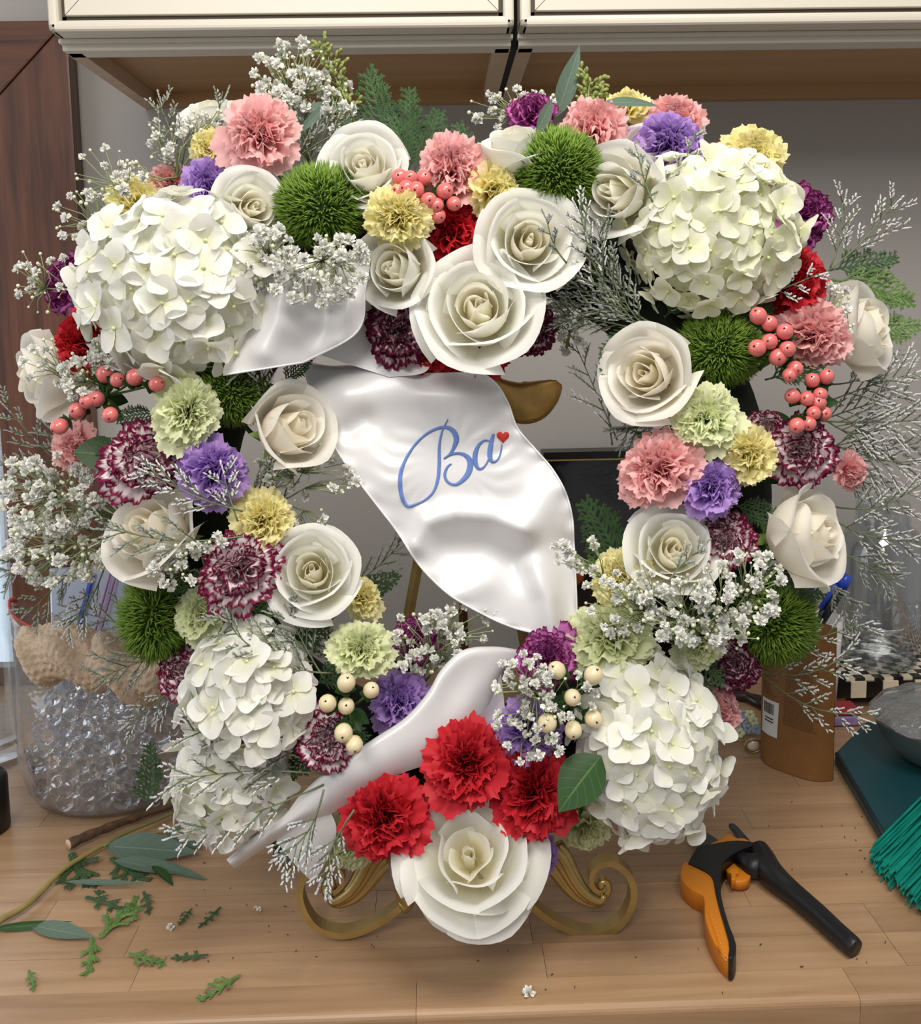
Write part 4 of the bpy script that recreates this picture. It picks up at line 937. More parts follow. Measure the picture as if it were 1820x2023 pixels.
# ---- cedar, eucalyptus and leaves that show
cedar((800, 330), (715, 132), 'tall cedar frond pointing up at the cabinet', (.0, .0), 'cedar', 0)
cedar((810, 330), (800, 165), 'cedar frond standing beside the tallest one', (.0, -.005), 'cedar', 1)
cedar((820, 335), (868, 210), 'cedar frond leaning toward the cabinet gap', (.0, -.005), 'cedar', 2)
cedar((770, 330), (690, 235), 'cedar frond behind the seeded eucalyptus sprig', (-.01, -.01), 'cedar', 1)
cedar((980, 320), (905, 285), 'short cedar frond peeping over the side-view rose', (-.01, -.01), 'cedarl', 0)
cedar((1640, 560), (1815, 590), 'cedar frond reaching out below the magenta carnation', (-.01, .0), 'cedarl', 0)
cedar((1640, 540), (1780, 500), 'cedar frond fanned out over the wall beside limonium', (-.01, .0), 'cedar', 1)
cedar((1700, 650), (1825, 640), 'cedar frond behind the rim rose', (-.02, -.01), 'cedarl', 2)
cedar((1235, 1130), (1145, 985), 'cedar frond inside the wreath hole beside the sash', (.03, .0), 'cedar', 2)
cedar((1230, 1160), (1160, 1060), 'cedar frond hanging beside the sash edge', (.03, .01), 'cedarl', 0)
cedar((560, 760), (615, 700), 'small cedar frond under the sash loop', (.05, .055), 'cedar', 1)
cedar((690, 1210), (785, 1130), 'cedar frond reaching into the hole past the small yellow carnation', (.02, .01), 'cedar', 0)
cedar((300, 1600), (290, 1470), 'dark cedar frond leaning on the marble bag', (-.03, -.03), 'cedar', 1)
cedar((440, 1195), (560, 1200), 'light cedar frond beside the small green carnation', (.08, .085), 'cedarl', 2)
leaf((1098, 232), (1152, 86), 'upright blade-shaped eucalyptus leaf rising over the cabinet edge', (.0, .01), 'euc', 1, (.3, 0), 'eucalyptus in the wreath')
leaf((1190, 205), (1310, 190), 'narrow eucalyptus leaf lying over the side-view yellow carnation', (.05, .04), 'euc', 2, (0, .8), 'eucalyptus in the wreath')
leaf((1060, 262), (1100, 190), 'dark eucalyptus leaf crossing the magenta carnation', (.06, .04), 'euc', 1, (.5, 0), 'eucalyptus in the wreath')
leaf((690, 215), (575, 212), 'dark eucalyptus leaf behind the pink carnation', (.01, .02), 'euc', 1, (0, .6), 'eucalyptus in the wreath')
leaf((650, 205), (590, 260), 'grey eucalyptus leaf crossing under the dark one', (.02, .03), 'euc', 2, (.2, .4), 'eucalyptus in the wreath')
leaf((1188, 1492), (1100, 1602), 'broad green hydrangea leaf between red carnation and tall hydrangea', (.125, .135), 'leaf', 4, (-.3, .3))
leaf((235, 900), (145, 890), 'round dark leaf beside the burgundy-rimmed carnation', (.06, .075), 'leaf', 3, (.2, .3))
leaf((1240, 520), (1280, 625), 'pointed dark leaf below the cream hydrangea', (.04, .05), 'leaf', 0, (-.4, .1))
leaf((520, 1640), (590, 1700), 'dark leaf behind the sash tail', (.03, .03), 'euc', 1, (.2, .4))
# seeded eucalyptus
def seeded(root, tip, n, label, seed):
    r_ = random.Random(seed); A = plane(*root, .01); r = thing('eucalyptus_seeds', A, label, 'eucalyptus', 'eucalyptus in the wreath'); B = plane(*tip, .0) - A
    st = MB(); st.tube([(0, 0, 0), B * .5 + Vector((0, 0, .006)), B], [.0012, .001, .0006], 5)
    for k in range(n):
        p = B * (.3 + .75 * k / n); e = (B.normalized() * .5 + RIGHT * r_.uniform(-1, 1) + UP * r_.uniform(-.6, 1) - Vector((0, 1, 0)) * r_.uniform(-.6, .8)).normalized()
        L = r_.uniform(.008, .018); st.tube([p, p + e * L], .0005, 4)
        s = MB(); s.add(*lathe([(0, 0), (.0013, .001), (.0021, .0042), (.0016, .0062), (.0004, .0072)], 7)); 
        for j in range(3):
            o = inst('seed', SEEDM, r, None, p + e * L * (1 - .25 * j), orient((e + Vector((r_.uniform(-.7, .7), r_.uniform(-.7, .7), r_.uniform(-.7, .7)))).normalized()))
    st.build('stem', M['eucseed'], r)
SEEDM = mesh('seed', *lathe([(0, 0), (.0011, .001), (.0019, .0040), (.0015, .0060), (.0004, .0070)], 7), M['eucseed'])
seeded((1160, 240), (1165, 165), 26, 'green seeded eucalyptus tuft above the pink carnation', 3)
seeded((720, 290), (640, 110), 30, 'olive seeded eucalyptus sprig arching beside the tall cedar', 4)
# ---- baby's breath
gyps((610, 320), [(580, 160, 85, 85, 52), (545, 230, 60, 55, 24), (655, 215, 50, 60, 20)], 'tall dense baby\'s breath spray above the pink carnation', .0, -.02, 21, .035, 1, 1.0)
gyps((300, 440), [(205, 345, 60, 55, 9), (160, 420, 70, 60, 14), (220, 450, 30, 30, 8)], 'loose baby\'s breath spray in front of the wooden casing, beside yellow carnation', .02, .0, 20, .03, 2, 1.5)
gyps((180, 600), [(80, 550, 55, 70, 11)], 'small baby\'s breath spray beyond the magenta carnation', .0, .0, 19, .02, 3, 1.6)
gyps((600, 470), [(530, 510, 70, 60, 34), (650, 520, 80, 60, 40), (600, 575, 110, 35, 18)], 'thick baby\'s breath spray spilling over the sash loop', .125, .08, 23, .02, 4, .7)
gyps((210, 770), [(95, 720, 60, 50, 9), (170, 740, 50, 50, 18), (210, 690, 35, 35, 10)], 'baby\'s breath spray over the red carnation and the coral berries', .085, .03, 22, .015, 5, 1.0)
gyps((250, 1030), [(95, 975, 105, 85, 78), (115, 1085, 105, 70, 66), (190, 920, 40, 40, 10)], 'largest baby\'s breath spray bulging out beside the ivory rose', .03, .0, 24, .035, 6, .6)
gyps((420, 1150), [(340, 1115, 45, 60, 18), (400, 1070, 40, 30, 6)], 'small baby\'s breath spray over the ivory rose', .12, .06, 22, .012, 7, .8)
gyps((560, 985), [(610, 930, 110, 60, 24), (590, 1020, 90, 50, 12)], 'baby\'s breath spray between ivory rose and the sash', .06, .0, 22, .02, 8, 1.0)
gyps((1040, 265), [(1000, 215, 75, 40, 17), (1070, 205, 40, 25, 6)], 'sparse baby\'s breath spray over the magenta carnation on the crown', .01, -.01, 20, .015, 9, 1.2)
gyps((1120, 690), [(1110, 640, 60, 60, 16), (1150, 600, 60, 60, 10)], 'shaded baby\'s breath spray beside the dark burgundy-rimmed carnation', .03, .0, 20, .02, 10, 1.2)
gyps((1290, 1300), [(1140, 1090, 45, 35, 12)], 'little baby\'s breath tuft reaching over the sash edge', .125, .06, 22, .012, 11, .3)
gyps((1380, 1300), [(1230, 1180, 75, 80, 30), (1340, 1200, 90, 70, 34), (1470, 1160, 85, 75, 38), (1420, 1250, 90, 40, 20)], 'widest baby\'s breath spray veiling a yellow carnation and white rose', .125, .04, 23, .02, 12, 1.0)
gyps((1100, 1440), [(1030, 1370, 65, 90, 34), (1120, 1370, 60, 60, 12), (1050, 1470, 60, 40, 9)], 'baby\'s breath spray over the lavender carnation above the red ones', .13, .05, 21, .014, 13, .6)
gyps((820, 1370), [(840, 1270, 95, 60, 34), (930, 1225, 60, 45, 14)], 'airy baby\'s breath spray inside the wreath hole above the rolled sash', .06, .02, 22, .02, 14, .9)
gyps((1620, 720), [(1665, 640, 35, 60, 14), (1650, 590, 30, 30, 5)], 'baby\'s breath tuft between pink carnation and rim rose', .06, .02, 19, .012, 15, .8)
gyps((350, 350), [(320, 270, 50, 50, 10), (400, 230, 40, 30, 8), (270, 340, 20, 20, 3)], 'baby\'s breath tuft before the hidden white rose bud', .01, .0, 20, .015, 16, 1.0)
# ---- limonium
LM = [
 ((370, 390), (310, 195), 'upright limonium spray beside the white rose bud', .05, 8, (.0, .0), True, 1.0),
 ((360, 360), (440, 180), 'limonium sprig curling above the white rose bud', .035, 5, (.0, .0), True, .8),
 ((560, 330), (700, 245), 'limonium spray between pink carnation and white rose', .05, 10, (.03, .03), True, 1.4),
 ((620, 330), (600, 225), 'limonium tuft behind the white rose', .045, 8, (.02, .01), True, 1.3),
 ((560, 330), (520, 330), 'dark limonium tuft under the pink carnation', .04, 6, (.04, .05), True, 1.0),
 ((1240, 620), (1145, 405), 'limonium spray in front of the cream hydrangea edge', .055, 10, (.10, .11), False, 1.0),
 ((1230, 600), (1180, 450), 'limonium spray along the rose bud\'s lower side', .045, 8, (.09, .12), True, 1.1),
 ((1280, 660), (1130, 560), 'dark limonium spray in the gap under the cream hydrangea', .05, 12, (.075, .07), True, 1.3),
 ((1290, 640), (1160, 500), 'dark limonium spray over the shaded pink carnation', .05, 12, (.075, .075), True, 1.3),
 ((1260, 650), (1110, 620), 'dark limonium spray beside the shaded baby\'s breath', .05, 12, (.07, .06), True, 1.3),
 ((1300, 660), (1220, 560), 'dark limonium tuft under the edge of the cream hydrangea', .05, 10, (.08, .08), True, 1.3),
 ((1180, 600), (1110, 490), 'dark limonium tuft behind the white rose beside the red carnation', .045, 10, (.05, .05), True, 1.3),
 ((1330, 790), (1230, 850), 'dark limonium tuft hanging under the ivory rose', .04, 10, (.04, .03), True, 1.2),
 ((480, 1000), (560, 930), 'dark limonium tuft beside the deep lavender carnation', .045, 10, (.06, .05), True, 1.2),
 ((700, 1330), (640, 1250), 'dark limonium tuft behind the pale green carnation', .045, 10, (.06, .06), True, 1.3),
 ((1290, 400), (1260, 300), 'short limonium sprig over the rose bud', .025, 5, (.12, .12), True, .8),
 ((1280, 390), (1375, 255), 'limonium sprig over the lavender carnation on the crown', .025, 6, (.12, .10), True, .9),
 ((1630, 540), (1770, 395), 'limonium spray stretched across the wall above cedar', .055, 9, (.0, .0), False, .8),
 ((1640, 530), (1665, 390), 'limonium spray beside the magenta carnation', .04, 7, (.0, .0), False, .8),
 ((1480, 590), (1620, 540), 'limonium sprig across the red carnation', .035, 6, (.10, .08), False, .9),
 ((1620, 800), (1810, 735), 'limonium spray fanning below the rim rose', .06, 12, (.0, -.01), False, 1.2),
 ((1600, 830), (1815, 830), 'dense limonium spray reaching past the coral berries', .065, 13, (.0, -.01), False, 1.3),
 ((1600, 860), (1800, 920), 'dense limonium spray below the coral berries', .065, 13, (-.01, -.02), False, 1.3),
 ((1590, 845), (1790, 780), 'dense limonium spray between two others below the rim rose', .055, 13, (-.02, -.03), True, 1.2),
 ((1590, 870), (1815, 875), 'dense limonium spray spreading beside the faded pink carnation', .055, 13, (-.02, -.03), True, 1.2),
 ((1600, 900), (1760, 985), 'limonium spray sinking toward the jar mouth', .05, 11, (-.02, -.03), True, 1.1),
 ((1640, 760), (1760, 690), 'limonium spray under the rim rose', .045, 10, (-.01, -.02), True, 1.1),
 ((1620, 820), (1740, 850), 'short thick limonium spray right beside the coral berries', .055, 12, (.0, -.01), False, 1.3),
 ((1640, 1000), (1815, 960), 'limonium spray in front of the jar mouth', .05, 9, (-.02, -.02), False, .9),
 ((1620, 1010), (1815, 1070), 'limonium spray behind the ivory rim rose', .055, 10, (-.02, -.02), False, .9),
 ((1640, 1080), (1770, 1150), 'drooping limonium spray over the glass jar', .05, 9, (-.02, -.02), True, .9),
 ((1600, 1120), (1690, 1230), 'limonium sprig hanging over the pen', .04, 6, (-.02, -.02), True, .7),
 ((1500, 1300), (1710, 1230), 'limonium spray over the checkered tray', .05, 8, (-.01, -.02), False, .9),
 ((1480, 1320), (1680, 1290), 'limonium spray below the shaggy dianthus', .05, 9, (-.01, -.01), False, 1.0),
 ((1500, 1330), (1715, 1410), 'limonium spray hanging across the brown pouch', .045, 9, (-.01, -.02), False, 1.0),
 ((160, 950), (10, 800), 'limonium spray against the wooden casing', .05, 8, (-.02, -.02), True, .9),
 ((150, 960), (-10, 900), 'limonium spray at the wreath\'s edge beside the casing', .05, 8, (-.02, -.02), True, .9),
 ((230, 960), (90, 830), 'dark limonium spray below the coral berries', .045, 8, (.0, -.01), True, 1.0),
 ((160, 1060), (10, 1140), 'drooping limonium spray under the largest baby\'s breath', .05, 9, (-.02, -.02), True, 1.0),
 ((190, 1090), (60, 1210), 'limonium spray hanging over the wooden casing', .05, 8, (-.02, -.03), True, 1.0),
 ((210, 1110), (130, 1240), 'limonium spray drooping toward the marble bag', .045, 9, (-.02, -.02), False, 1.0),
 ((330, 1260), (130, 1200), 'limonium spray in front of the beige crochet', .055, 9, (-.02, -.03), True, 1.0),
 ((350, 1290), (200, 1340), 'limonium spray lying over the beige crochet', .055, 10, (-.02, -.03), True, 1.0),
 ((370, 1330), (250, 1430), 'limonium spray dangling over the red zip', .045, 8, (-.02, -.03), False, .9),
 ((560, 1300), (440, 1215), 'limonium sprig over the hydrangea crown', .04, 7, (.11, .12), True, 1.0),
 ((640, 1340), (570, 1210), 'thick limonium spray beside the pale green carnation', .05, 10, (.09, .10), True, 1.4),
 ((660, 1330), (520, 1260), 'limonium spray between hydrangea and pale green carnation', .05, 9, (.09, .11), True, 1.3),
 ((640, 1520), (360, 1440), 'limonium spray stretched over the lower hydrangea', .05, 10, (.10, .12), False, 1.0),
 ((650, 1530), (350, 1540), 'limonium spray reaching past the lower hydrangea', .055, 11, (.10, .12), False, 1.0),
 ((640, 1550), (345, 1650), 'limonium spray slanting down over the lower hydrangea', .045, 10, (.10, .11), False, 1.0),
 ((640, 1560), (560, 1690), 'limonium sprig hanging over the sash tail', .045, 9, (.12, .13), False, 1.0),
 ((700, 1600), (640, 1745), 'limonium sprig hanging beside the easel scroll', .04, 9, (.13, .12), False, 1.0),
 ((1220, 870), (1120, 640), 'limonium spray inside the wreath hole beside the ivory rose', .045, 9, (.02, .0), False, .9),
 ((1210, 880), (1190, 720), 'limonium sprig hugging the ivory rose', .035, 6, (.02, .02), False, .8),
 ((1330, 830), (1270, 860), 'dark limonium tuft below the ivory rose', .035, 6, (.02, .02), True, .8),
 ((480, 1060), (205, 1040), 'limonium spray lying across the ivory rose', .045, 10, (.12, .13), True, 1.0),
 ((480, 1010), (290, 930), 'limonium spray across the burgundy-rimmed carnation', .045, 9, (.12, .13), False, 1.0),
 ((470, 1030), (440, 930), 'limonium sprig over the deep lavender carnation', .03, 6, (.12, .12), False, .9),
 ((640, 1180), (790, 1075), 'limonium spray reaching into the wreath hole', .045, 9, (.02, .0), True, .8),
 ((530, 830), (515, 740), 'limonium sprig before the shaded dianthus ball', .03, 6, (.06, .08), False, .9),
 ((1320, 1150), (1390, 1080), 'limonium sprig across the white rose above baby\'s breath', .02, 5, (.13, .13), True, .9),
 ((1120, 520), (1080, 430), 'limonium sprig on the white rose beside the red carnation', .02, 4, (.12, .13), True, .8),
]
for k, (a, b, lab, wdt, nb, off, gr, de) in enumerate(LM): limonium(a, b, lab, wdt, nb, off, gr, k, de)

# ================================================================== things on the worktop
M['film'] = film_mat('clear_bag_film', (.84, .84, .85, 1), .04, .2, .08, .6, 30)
M['glass'] = film_mat('thin_clear_glass', (.93, .95, .96, 1), .06, .03, .0, .10, 14)
M['glassw'] = film_mat('crinkled_wrap', (.62, .65, .66, 1), .14, .22, .16, .9, 45)
mg, nt_, pb_, o_ = newmat('clear_marble'); pb_.inputs['Transmission Weight'].default_value = 1; pb_.inputs['Roughness'].default_value = .02; pb_.inputs['IOR'].default_value = 1.33; pb_.inputs['Base Color'].default_value = (.93, .93, .93, 1)
# ---- bag of clear marbles with a red zip
BC = tab(172, 1640) + Vector((0, .072, 0)); br = random.Random(21)
bag = thing('zip_bag', BC, 'clear zip bag with a red seal, bulging with glass marbles', 'bag')
def ring(z, rx, ry, n=40, cx=0.0): return [(cx + rx * math.cos(2 * PI * i / n) * (1 + .02 * math.sin(5 * i + z * 90)), ry * math.sin(2 * PI * i / n), z) for i in range(n)]
rows = [ring(.0012, .03, .02), ring(.0014, .062, .042), ring(.008, .082, .058), ring(.026, .094, .067), ring(.060, .100, .071), ring(.100, .101, .068), ring(.135, .099, .058)]
def rim(k, n=40):
    out = []
    for i in range(n):
        t = 2 * PI * i / n; c = math.cos(t); s = math.sin(t)
        out.append((-.004 + .099 * c, s * (.026 + .012 * k), .205 - .004 * k - .040 * c - .012 * abs(s) + .006 * math.sin(3 * t)))
    return out
mid = [tuple(.5 * (a + b) for a, b in zip(p, q)) for p, q in zip(rows[-1], rim(0))]
rows += [mid, rim(1), rim(0)]
v, f = grid(np.array(rows), True); f.append(tuple(range(40))[::-1]); inst('pouch_film', mesh('pouch_film', v, f, M['film']), bag)
q = MB(); R0 = [Vector(p) for p in rim(0)]; q.tube([p * 1.0 for p in R0[18:40] + R0[:1]], .0032, 6, True, .5); q.build('zip_seal', mat('red_seal', 'b4483f', .4), bag)
q = MB(); q.tube([p + Vector((0, 0, -.007)) for p in R0[18:40] + R0[:1]], .0014, 5); q.build('zip_seal', mat('pale_red_seal', 'c98a84', .4), bag)
MBL = MB(); MBL.ball((0, 0, 0), 1, 20, 12); MBL = MBL.mesh('marble', mg)
placed = []; tries = 0
while len(placed) < 280 and tries < 80000:
    tries += 1; R = .0096 if br.random() < .75 else .0058
    R *= br.uniform(.92, 1.08)
    z = R + .0022 + (.140 - R) * br.random(); k = min(1, .80 + z * 6) if z < .068 else math.sqrt(max(.02, 1 - ((z - .068) / .090) ** 2))
    a = br.uniform(0, 6.3); u = math.sqrt(br.random()); x_, y_ = math.cos(a) * u * (.0985 * k - R), math.sin(a) * u * (.0685 * k - R)
    if .098 * k < R * 1.3: continue
    if all((x_ - p[0]) ** 2 + (y_ - p[1]) ** 2 + (z - p[2]) ** 2 > (R + p[3]) ** 2 * .80 for p in placed): placed.append((x_, y_, z, R))
for x_, y_, z, R in placed:
    o = inst('glass_marble', MBL, None, None, BC + Vector((x_, y_, z)), None, R)
    tag(o, 'clear glass marble inside the zip bag with red seal', 'marble', 'clear marbles in the zip bag')
# ---- beige crochet cloth stuffed in the bag's mouth
m_cro = mat('beige_cotton', 'cbb49c', .9, bump=.9, bscale=260, var=.14, sheen=.3)
def crochet(cx, cy, w_, h_, dep, seed, label):
    A = at(cx, cy, dep); r_ = random.Random(seed); nu, nv = 64, 44; P = np.zeros((nv, nu, 3)); k = dep / FPX
    for j in range(nv):
        for i in range(nu):
            u, v_ = i / (nu - 1) * 2 - 1, j / (nv - 1) * 2 - 1; th = v_ * PI * .62
            e = (max(0, 1 - u ** 4)) ** .5
            rr = 1 + .10 * math.sin(7 * u + seed + 2 * th) + .09 * math.sin(5 * th + 6 * u) + .05 * math.sin(22 * th + 7 * math.sin(4 * u)) + .03 * math.sin(40 * u + 9 * th + 3 * math.sin(9 * th)) + r_.uniform(-.025, .025)
            P[j, i] = (u * w_ * .5 * k * (1 + .05 * math.sin(4 * th)), -math.cos(th) * .032 * e * rr, math.sin(th) * h_ * .5 * k * (e * .75 + .25) * rr - .22 * u * w_ * .5 * k + .006 * math.sin(5 * u + seed))
    v, f = grid(P); o = inst('crochet_cloth', mesh('crochet_cloth', v, f, m_cro), None, None, A); tag(o, label, 'cloth', 'beige crochet in the zip bag')
crochet(135, 1292, 190, 112, .995, 1, 'beige crocheted cloth bunched at the raised corner of the bag mouth')
crochet(268, 1318, 190, 118, .985, 4, 'beige crocheted cloth bunched under the drooping limonium by the zip')
# ---- second bag, standing behind
B2 = tab(235, 1400) ; B2.y = 1.24; B2.z = 0; r = thing('printed_bag', B2, 'upright plastic bag printed with blue and purple lines, beside the casing', 'bag')
hh = at(230, 1120, 1.24).z; P = np.zeros((14, 16, 3))
for j in range(14):
    for i in range(16):
        t = 2 * PI * i / 16; z = j / 13; P[j, i] = (.06 * math.cos(t) * (1 - .12 * z), (.02 * math.sin(t)) * (1 - .75 * z * z), hh * z)
v, f = grid(P, True); inst('bag_film', mesh('bag_film', v, f, mat('pale_bag', 'a9b2c6', .25, coat=.3)), r)
for k, (c, x0) in enumerate((('3a4fae', -.02), ('8a3f86', .004), ('8a3f86', .012))):
    q = MB(); q.tube([(x0 + .03 * t, -.0235 + .012 * t * t, hh * (.52 + .46 * t)) for t in np.linspace(0, 1, 8)], .0035 if k == 0 else .0013, 5, True, .35); q.build('printed_line', mat('bag_print_%d' % k, c, .4), r)
# ---- glass vase at the window
vb = at(-24, 1308, 1.16); vb.z = 0; zz = at(-10, 850, 1.16).z
r = thing('glass_vase', vb, 'tall clear glass vase standing against the bright window', 'vase')
pr = [(.004, .004), (.034, .004), (.036, .02), (.034, zz * .5), (.033, zz), (.0305, zz), (.0312, zz * .5), (.033, .03), (.004, .026)]
v, f = lathe(pr, 36); inst('vase_body', mesh('vase_body', v, f, M['glass']), r)
kb = tab(-32, 1640); r = thing('black_canister', kb, 'black canister standing beside the marble bag', 'canister')
v, f = lathe([(0, 0), (.026, 0), (.028, .003), (.028, .06), (.024, .066), (0, .067)], 28); inst('canister_body', mesh('canister_body', v, f, mat('black_plastic', '141214', .35)), r)
# ---- cuttings
def on(pxs, z, n): return [tab(x_, y_, z) for x_, y_ in spline(pxs, n)]
e0 = tab(0, 1822, .006); r = thing('eucalyptus_branch', e0, 'cut eucalyptus branch with grey-green leaves lying on the worktop', 'branch')
pts = on([(-60, 1850), (0, 1818), (60, 1782), (120, 1722), (165, 1692), (210, 1668), (270, 1650), (330, 1642), (420, 1632)], .008, 26)
q = MB(); q.tube([p - e0 for p in pts], [.0034 - .0020 * i / 25 for i in range(26)], 8); q.build('stem', mat('olive_bark', '94854c', .6, var=.25, bscale=50), r)
q = MB(); pts = on([(205, 1672), (240, 1650), (300, 1625), (360, 1600), (420, 1590)], .012, 12); q.tube([p - e0 for p in pts], .0018, 6); q.build('side_stem', mat('olive_twig', '7d8046', .6), r)
def tleaf(a, b, wdt, label=None, z=(.008, .012), bend=.1, par=None, m='euc', roll=0.0, org=None):
    A, B = tab(a[0], a[1], z[0]), tab(b[0], b[1], z[1]); me = leaf_mesh(.1, .1 * wdt, bend, 1, 11, 5, .25); me.materials.clear(); me.materials.append(M[m])
    o = inst('leaf', me, None); n = Vector((0, math.sin(roll), math.cos(roll))); place_along(o, A, B, n, .1)
    if par is not None:
        mw = o.matrix_world.copy(); o.parent = par; o.matrix_local = Matrix.Translation(-Vector(par.location)) @ mw
    if label: tag(o, label, 'leaf', 'loose eucalyptus leaves on the worktop')
    return o
tleaf((208, 1672), (388, 1680), .30, None, (.010, .014), .05, r, roll=-.55)
tleaf((225, 1700), (375, 1722), .20, None, (.008, .006), .05, r, 'euc', -.3)
tleaf((245, 1690), (420, 1735), .12, None, (.008, .004), .05, r, roll=-.2)
tleaf((330, 1640), (395, 1670), .40, None, (.012, .010), .1, r, roll=-.4)
tleaf((300, 1710), (345, 1745), .30, None, (.008, .003), .1, r, 'leaf', .2)
tleaf((60, 1828), (188, 1852), .22, 'loose grey-green eucalyptus leaf lying flat near the branch', (.004, .005), .0, roll=-.45)
tleaf((-20, 1836), (140, 1820), .10, 'curled narrow eucalyptus leaf lying under the branch', (.003, .008), .05, m='leaf', roll=-.9)
tleaf((128, 1742), (290, 1745), .07, 'thin dry eucalyptus leaf crossing the cedar scraps', (.006, .008), .0, m='euc', roll=-.5)
tleaf((540, 1680), (585, 1705), .4, 'dark eucalyptus leaf lying under the sash tail', (.004, .005), .0, roll=-.2)
w0 = tab(130, 1668, .008); r = thing('woody_twig', w0, 'cut brown twig with a pale end lying before the marble bag', 'twig')
pts = on([(136, 1668), (180, 1648), (240, 1625), (310, 1600), (380, 1580)], .009, 16); q = MB(); q.tube([p - w0 for p in pts], [.0058 - .0028 * i / 15 + .0006 * math.sin(i * 2.3) for i in range(16)], 9); q.build('bark', mat('brown_bark', '5b4632', .85, bump=1.0, bscale=160, var=.35), r)
d = (pts[1] - pts[0]).normalized(); q = MB(); q.tube([pts[0] - w0 - d * .0012, pts[0] - w0 + d * .001], .0055, 10); q.build('cut_end', mat('pale_wood', 'd8b79c', .7), r)
SCR = [((190, 1850), (290, 1762), 'long light cedar scrap pointing at the twig', 'cedarl', .8), ((185, 1852), (165, 1925), 'light cedar scrap with splayed tips below the long one', 'cedarl', 1.0), ((255, 1880), (322, 1902), 'small cedar scrap lying on a board joint', 'cedarl', .7),
       ((412, 1888), (340, 1884), 'dark star-shaped cedar scrap on the worktop', 'cedar', .8), ((478, 1928), (388, 1968), 'large light cedar scrap near the worktop edge', 'cedarl', .9), ((58, 1915), (62, 1952), 'tiny light cedar scrap at the worktop edge', 'cedarl', 1.1),
       ((150, 1680), (175, 1775), 'dark cedar scrap under the eucalyptus stem', 'cedar', .9), ((170, 1770), (250, 1800), 'dark cedar scrap trailing from the stem', 'cedar', .9), ((382, 1795), (352, 1822), 'tiny dark cedar scrap among the crumbs', 'cedar', .8), ((438, 1792), (392, 1825), 'curled dark cedar scrap among the crumbs', 'cedar', .6), ((225, 1690), (285, 1745), 'dark cedar scrap under the grey leaf', 'cedar', .9), ((285, 1760), (290, 1800), 'short cedar scrap beside the long one', 'cedar', .7)]
CEDS = [cedar_mesh(.05, .022, 11, 4, .0040), cedar_mesh(.05, .018, 12, 3, .0042)]
for k, (a, b, lab, mm, s) in enumerate(SCR):
    o = inst('cedar_scrap', CEDS[k % 2], None, M[mm]); place_along(o, tab(a[0], a[1], .004), tab(b[0], b[1], .004), Vector((.15 * math.sin(k), -.1, 1)), .05); tag(o, lab, 'cedar', 'cedar scraps on the worktop')
for k, (x_, y_, s, lab) in enumerate(((337, 1832, .0042, 'fallen white blossom among the cedar scraps'), (512, 1797, .0028, 'tiny fallen white blossom beside the easel foot'), (505, 1794, .002, 'white blossom crumb touching a fallen blossom near the easel'), (1045, 1962, .0060, 'crumpled white blossom scrap near the worktop edge'), (290, 1672, .0025, 'white blossom crumb under the eucalyptus branch'))):
    o = inst('fallen_blossom', PUFF[k % 5], None, None, tab(x_, y_, .002), (.3, .2, k), s); tag(o, lab, 'blossom')
sp_ = MB(); cr_ = random.Random(8)
for k in range(70):
    x_, y_ = (cr_.uniform(300, 760), cr_.uniform(1700, 1900)) if k < 36 else (cr_.uniform(1420, 1760), cr_.uniform(1560, 1760)) if k < 56 else (cr_.uniform(700, 1750), cr_.uniform(1860, 1960))
    p = tab(x_, y_, .0012); sp_.spindle(p, Vector((cr_.uniform(-1, 1), cr_.uniform(-1, 1), .05)), cr_.uniform(.0015, .0045), .0007, .6)
o = sp_.build('plant_crumbs', mat('dry_crumb', '55422b', .8)); tag(o, 'dry plant crumbs scattered over the worktop', 'crumbs', None, 'stuff')
# ---- secateurs
def cpx(p): return (1220 + p[0] * .32967, 1500 + p[1] * .32967)
S0 = tab(1440, 1760); sc = thing('secateurs', S0, 'orange and black secateurs lying open on the worktop', 'secateurs')
def slab(name, poly, z0, z1, m, bev=.0018, seg=3):
    pts = [tab(*cpx(p), z0 + .35 * (z1 - z0)) for p in poly]; n = len(pts); v = [(p.x - S0.x, p.y - S0.y, z0) for p in pts] + [(p.x - S0.x, p.y - S0.y, z1) for p in pts]
    f = [tuple(range(n, 2 * n)), tuple(range(n))[::-1]] + [(i, (i + 1) % n, (i + 1) % n + n, i + n) for i in range(n)]
    me = mesh(name, v, f, m, None, True); bm = bmesh.new(); bm.from_mesh(me); bmesh.ops.recalc_face_normals(bm, faces=bm.faces)
    top = [e for e in bm.edges if all(abs(vv.co.z - z1) < 1e-6 for vv in e.verts)]
    bmesh.ops.bevel(bm, geom=top, offset=bev, segments=seg, affect='EDGES', profile=.55, clamp_overlap=True)
    bmesh.ops.triangulate(bm, faces=[f_ for f_ in bm.faces if len(f_.verts) > 4]); bm.to_mesh(me); bm.free()
    return inst(name, me, sc)
m_or = mat('orange_nylon', 'd9841c', .42, bump=.08, bscale=200); m_bk = mat('black_rubber', '16171a', .42); m_st = mat('coated_steel', '54565a', .3, .8)
def rs(poly, n=46):
    P = spline(list(poly) + [poly[0]], n)[:-1]; return [tuple(p) for p in P]
slab('blade', rs([(425, 415), (480, 428), (560, 465), (622, 515), (600, 560), (540, 590), (510, 560), (455, 475)]), .008, .012, m_st, .0012)
slab('counter_blade', rs([(668, 400), (702, 402), (745, 445), (795, 505), (815, 560), (785, 560), (735, 505), (708, 452)]), .007, .012, m_st, .0012)
slab('handle_grip', rs([(398, 678), (440, 690), (545, 740), (582, 790), (598, 880), (628, 1000), (676, 1180), (672, 1268), (618, 1232), (560, 1135), (524, 1020), (514, 892), (450, 852), (388, 792), (378, 730)]), .001, .020, m_or, .006, 4)
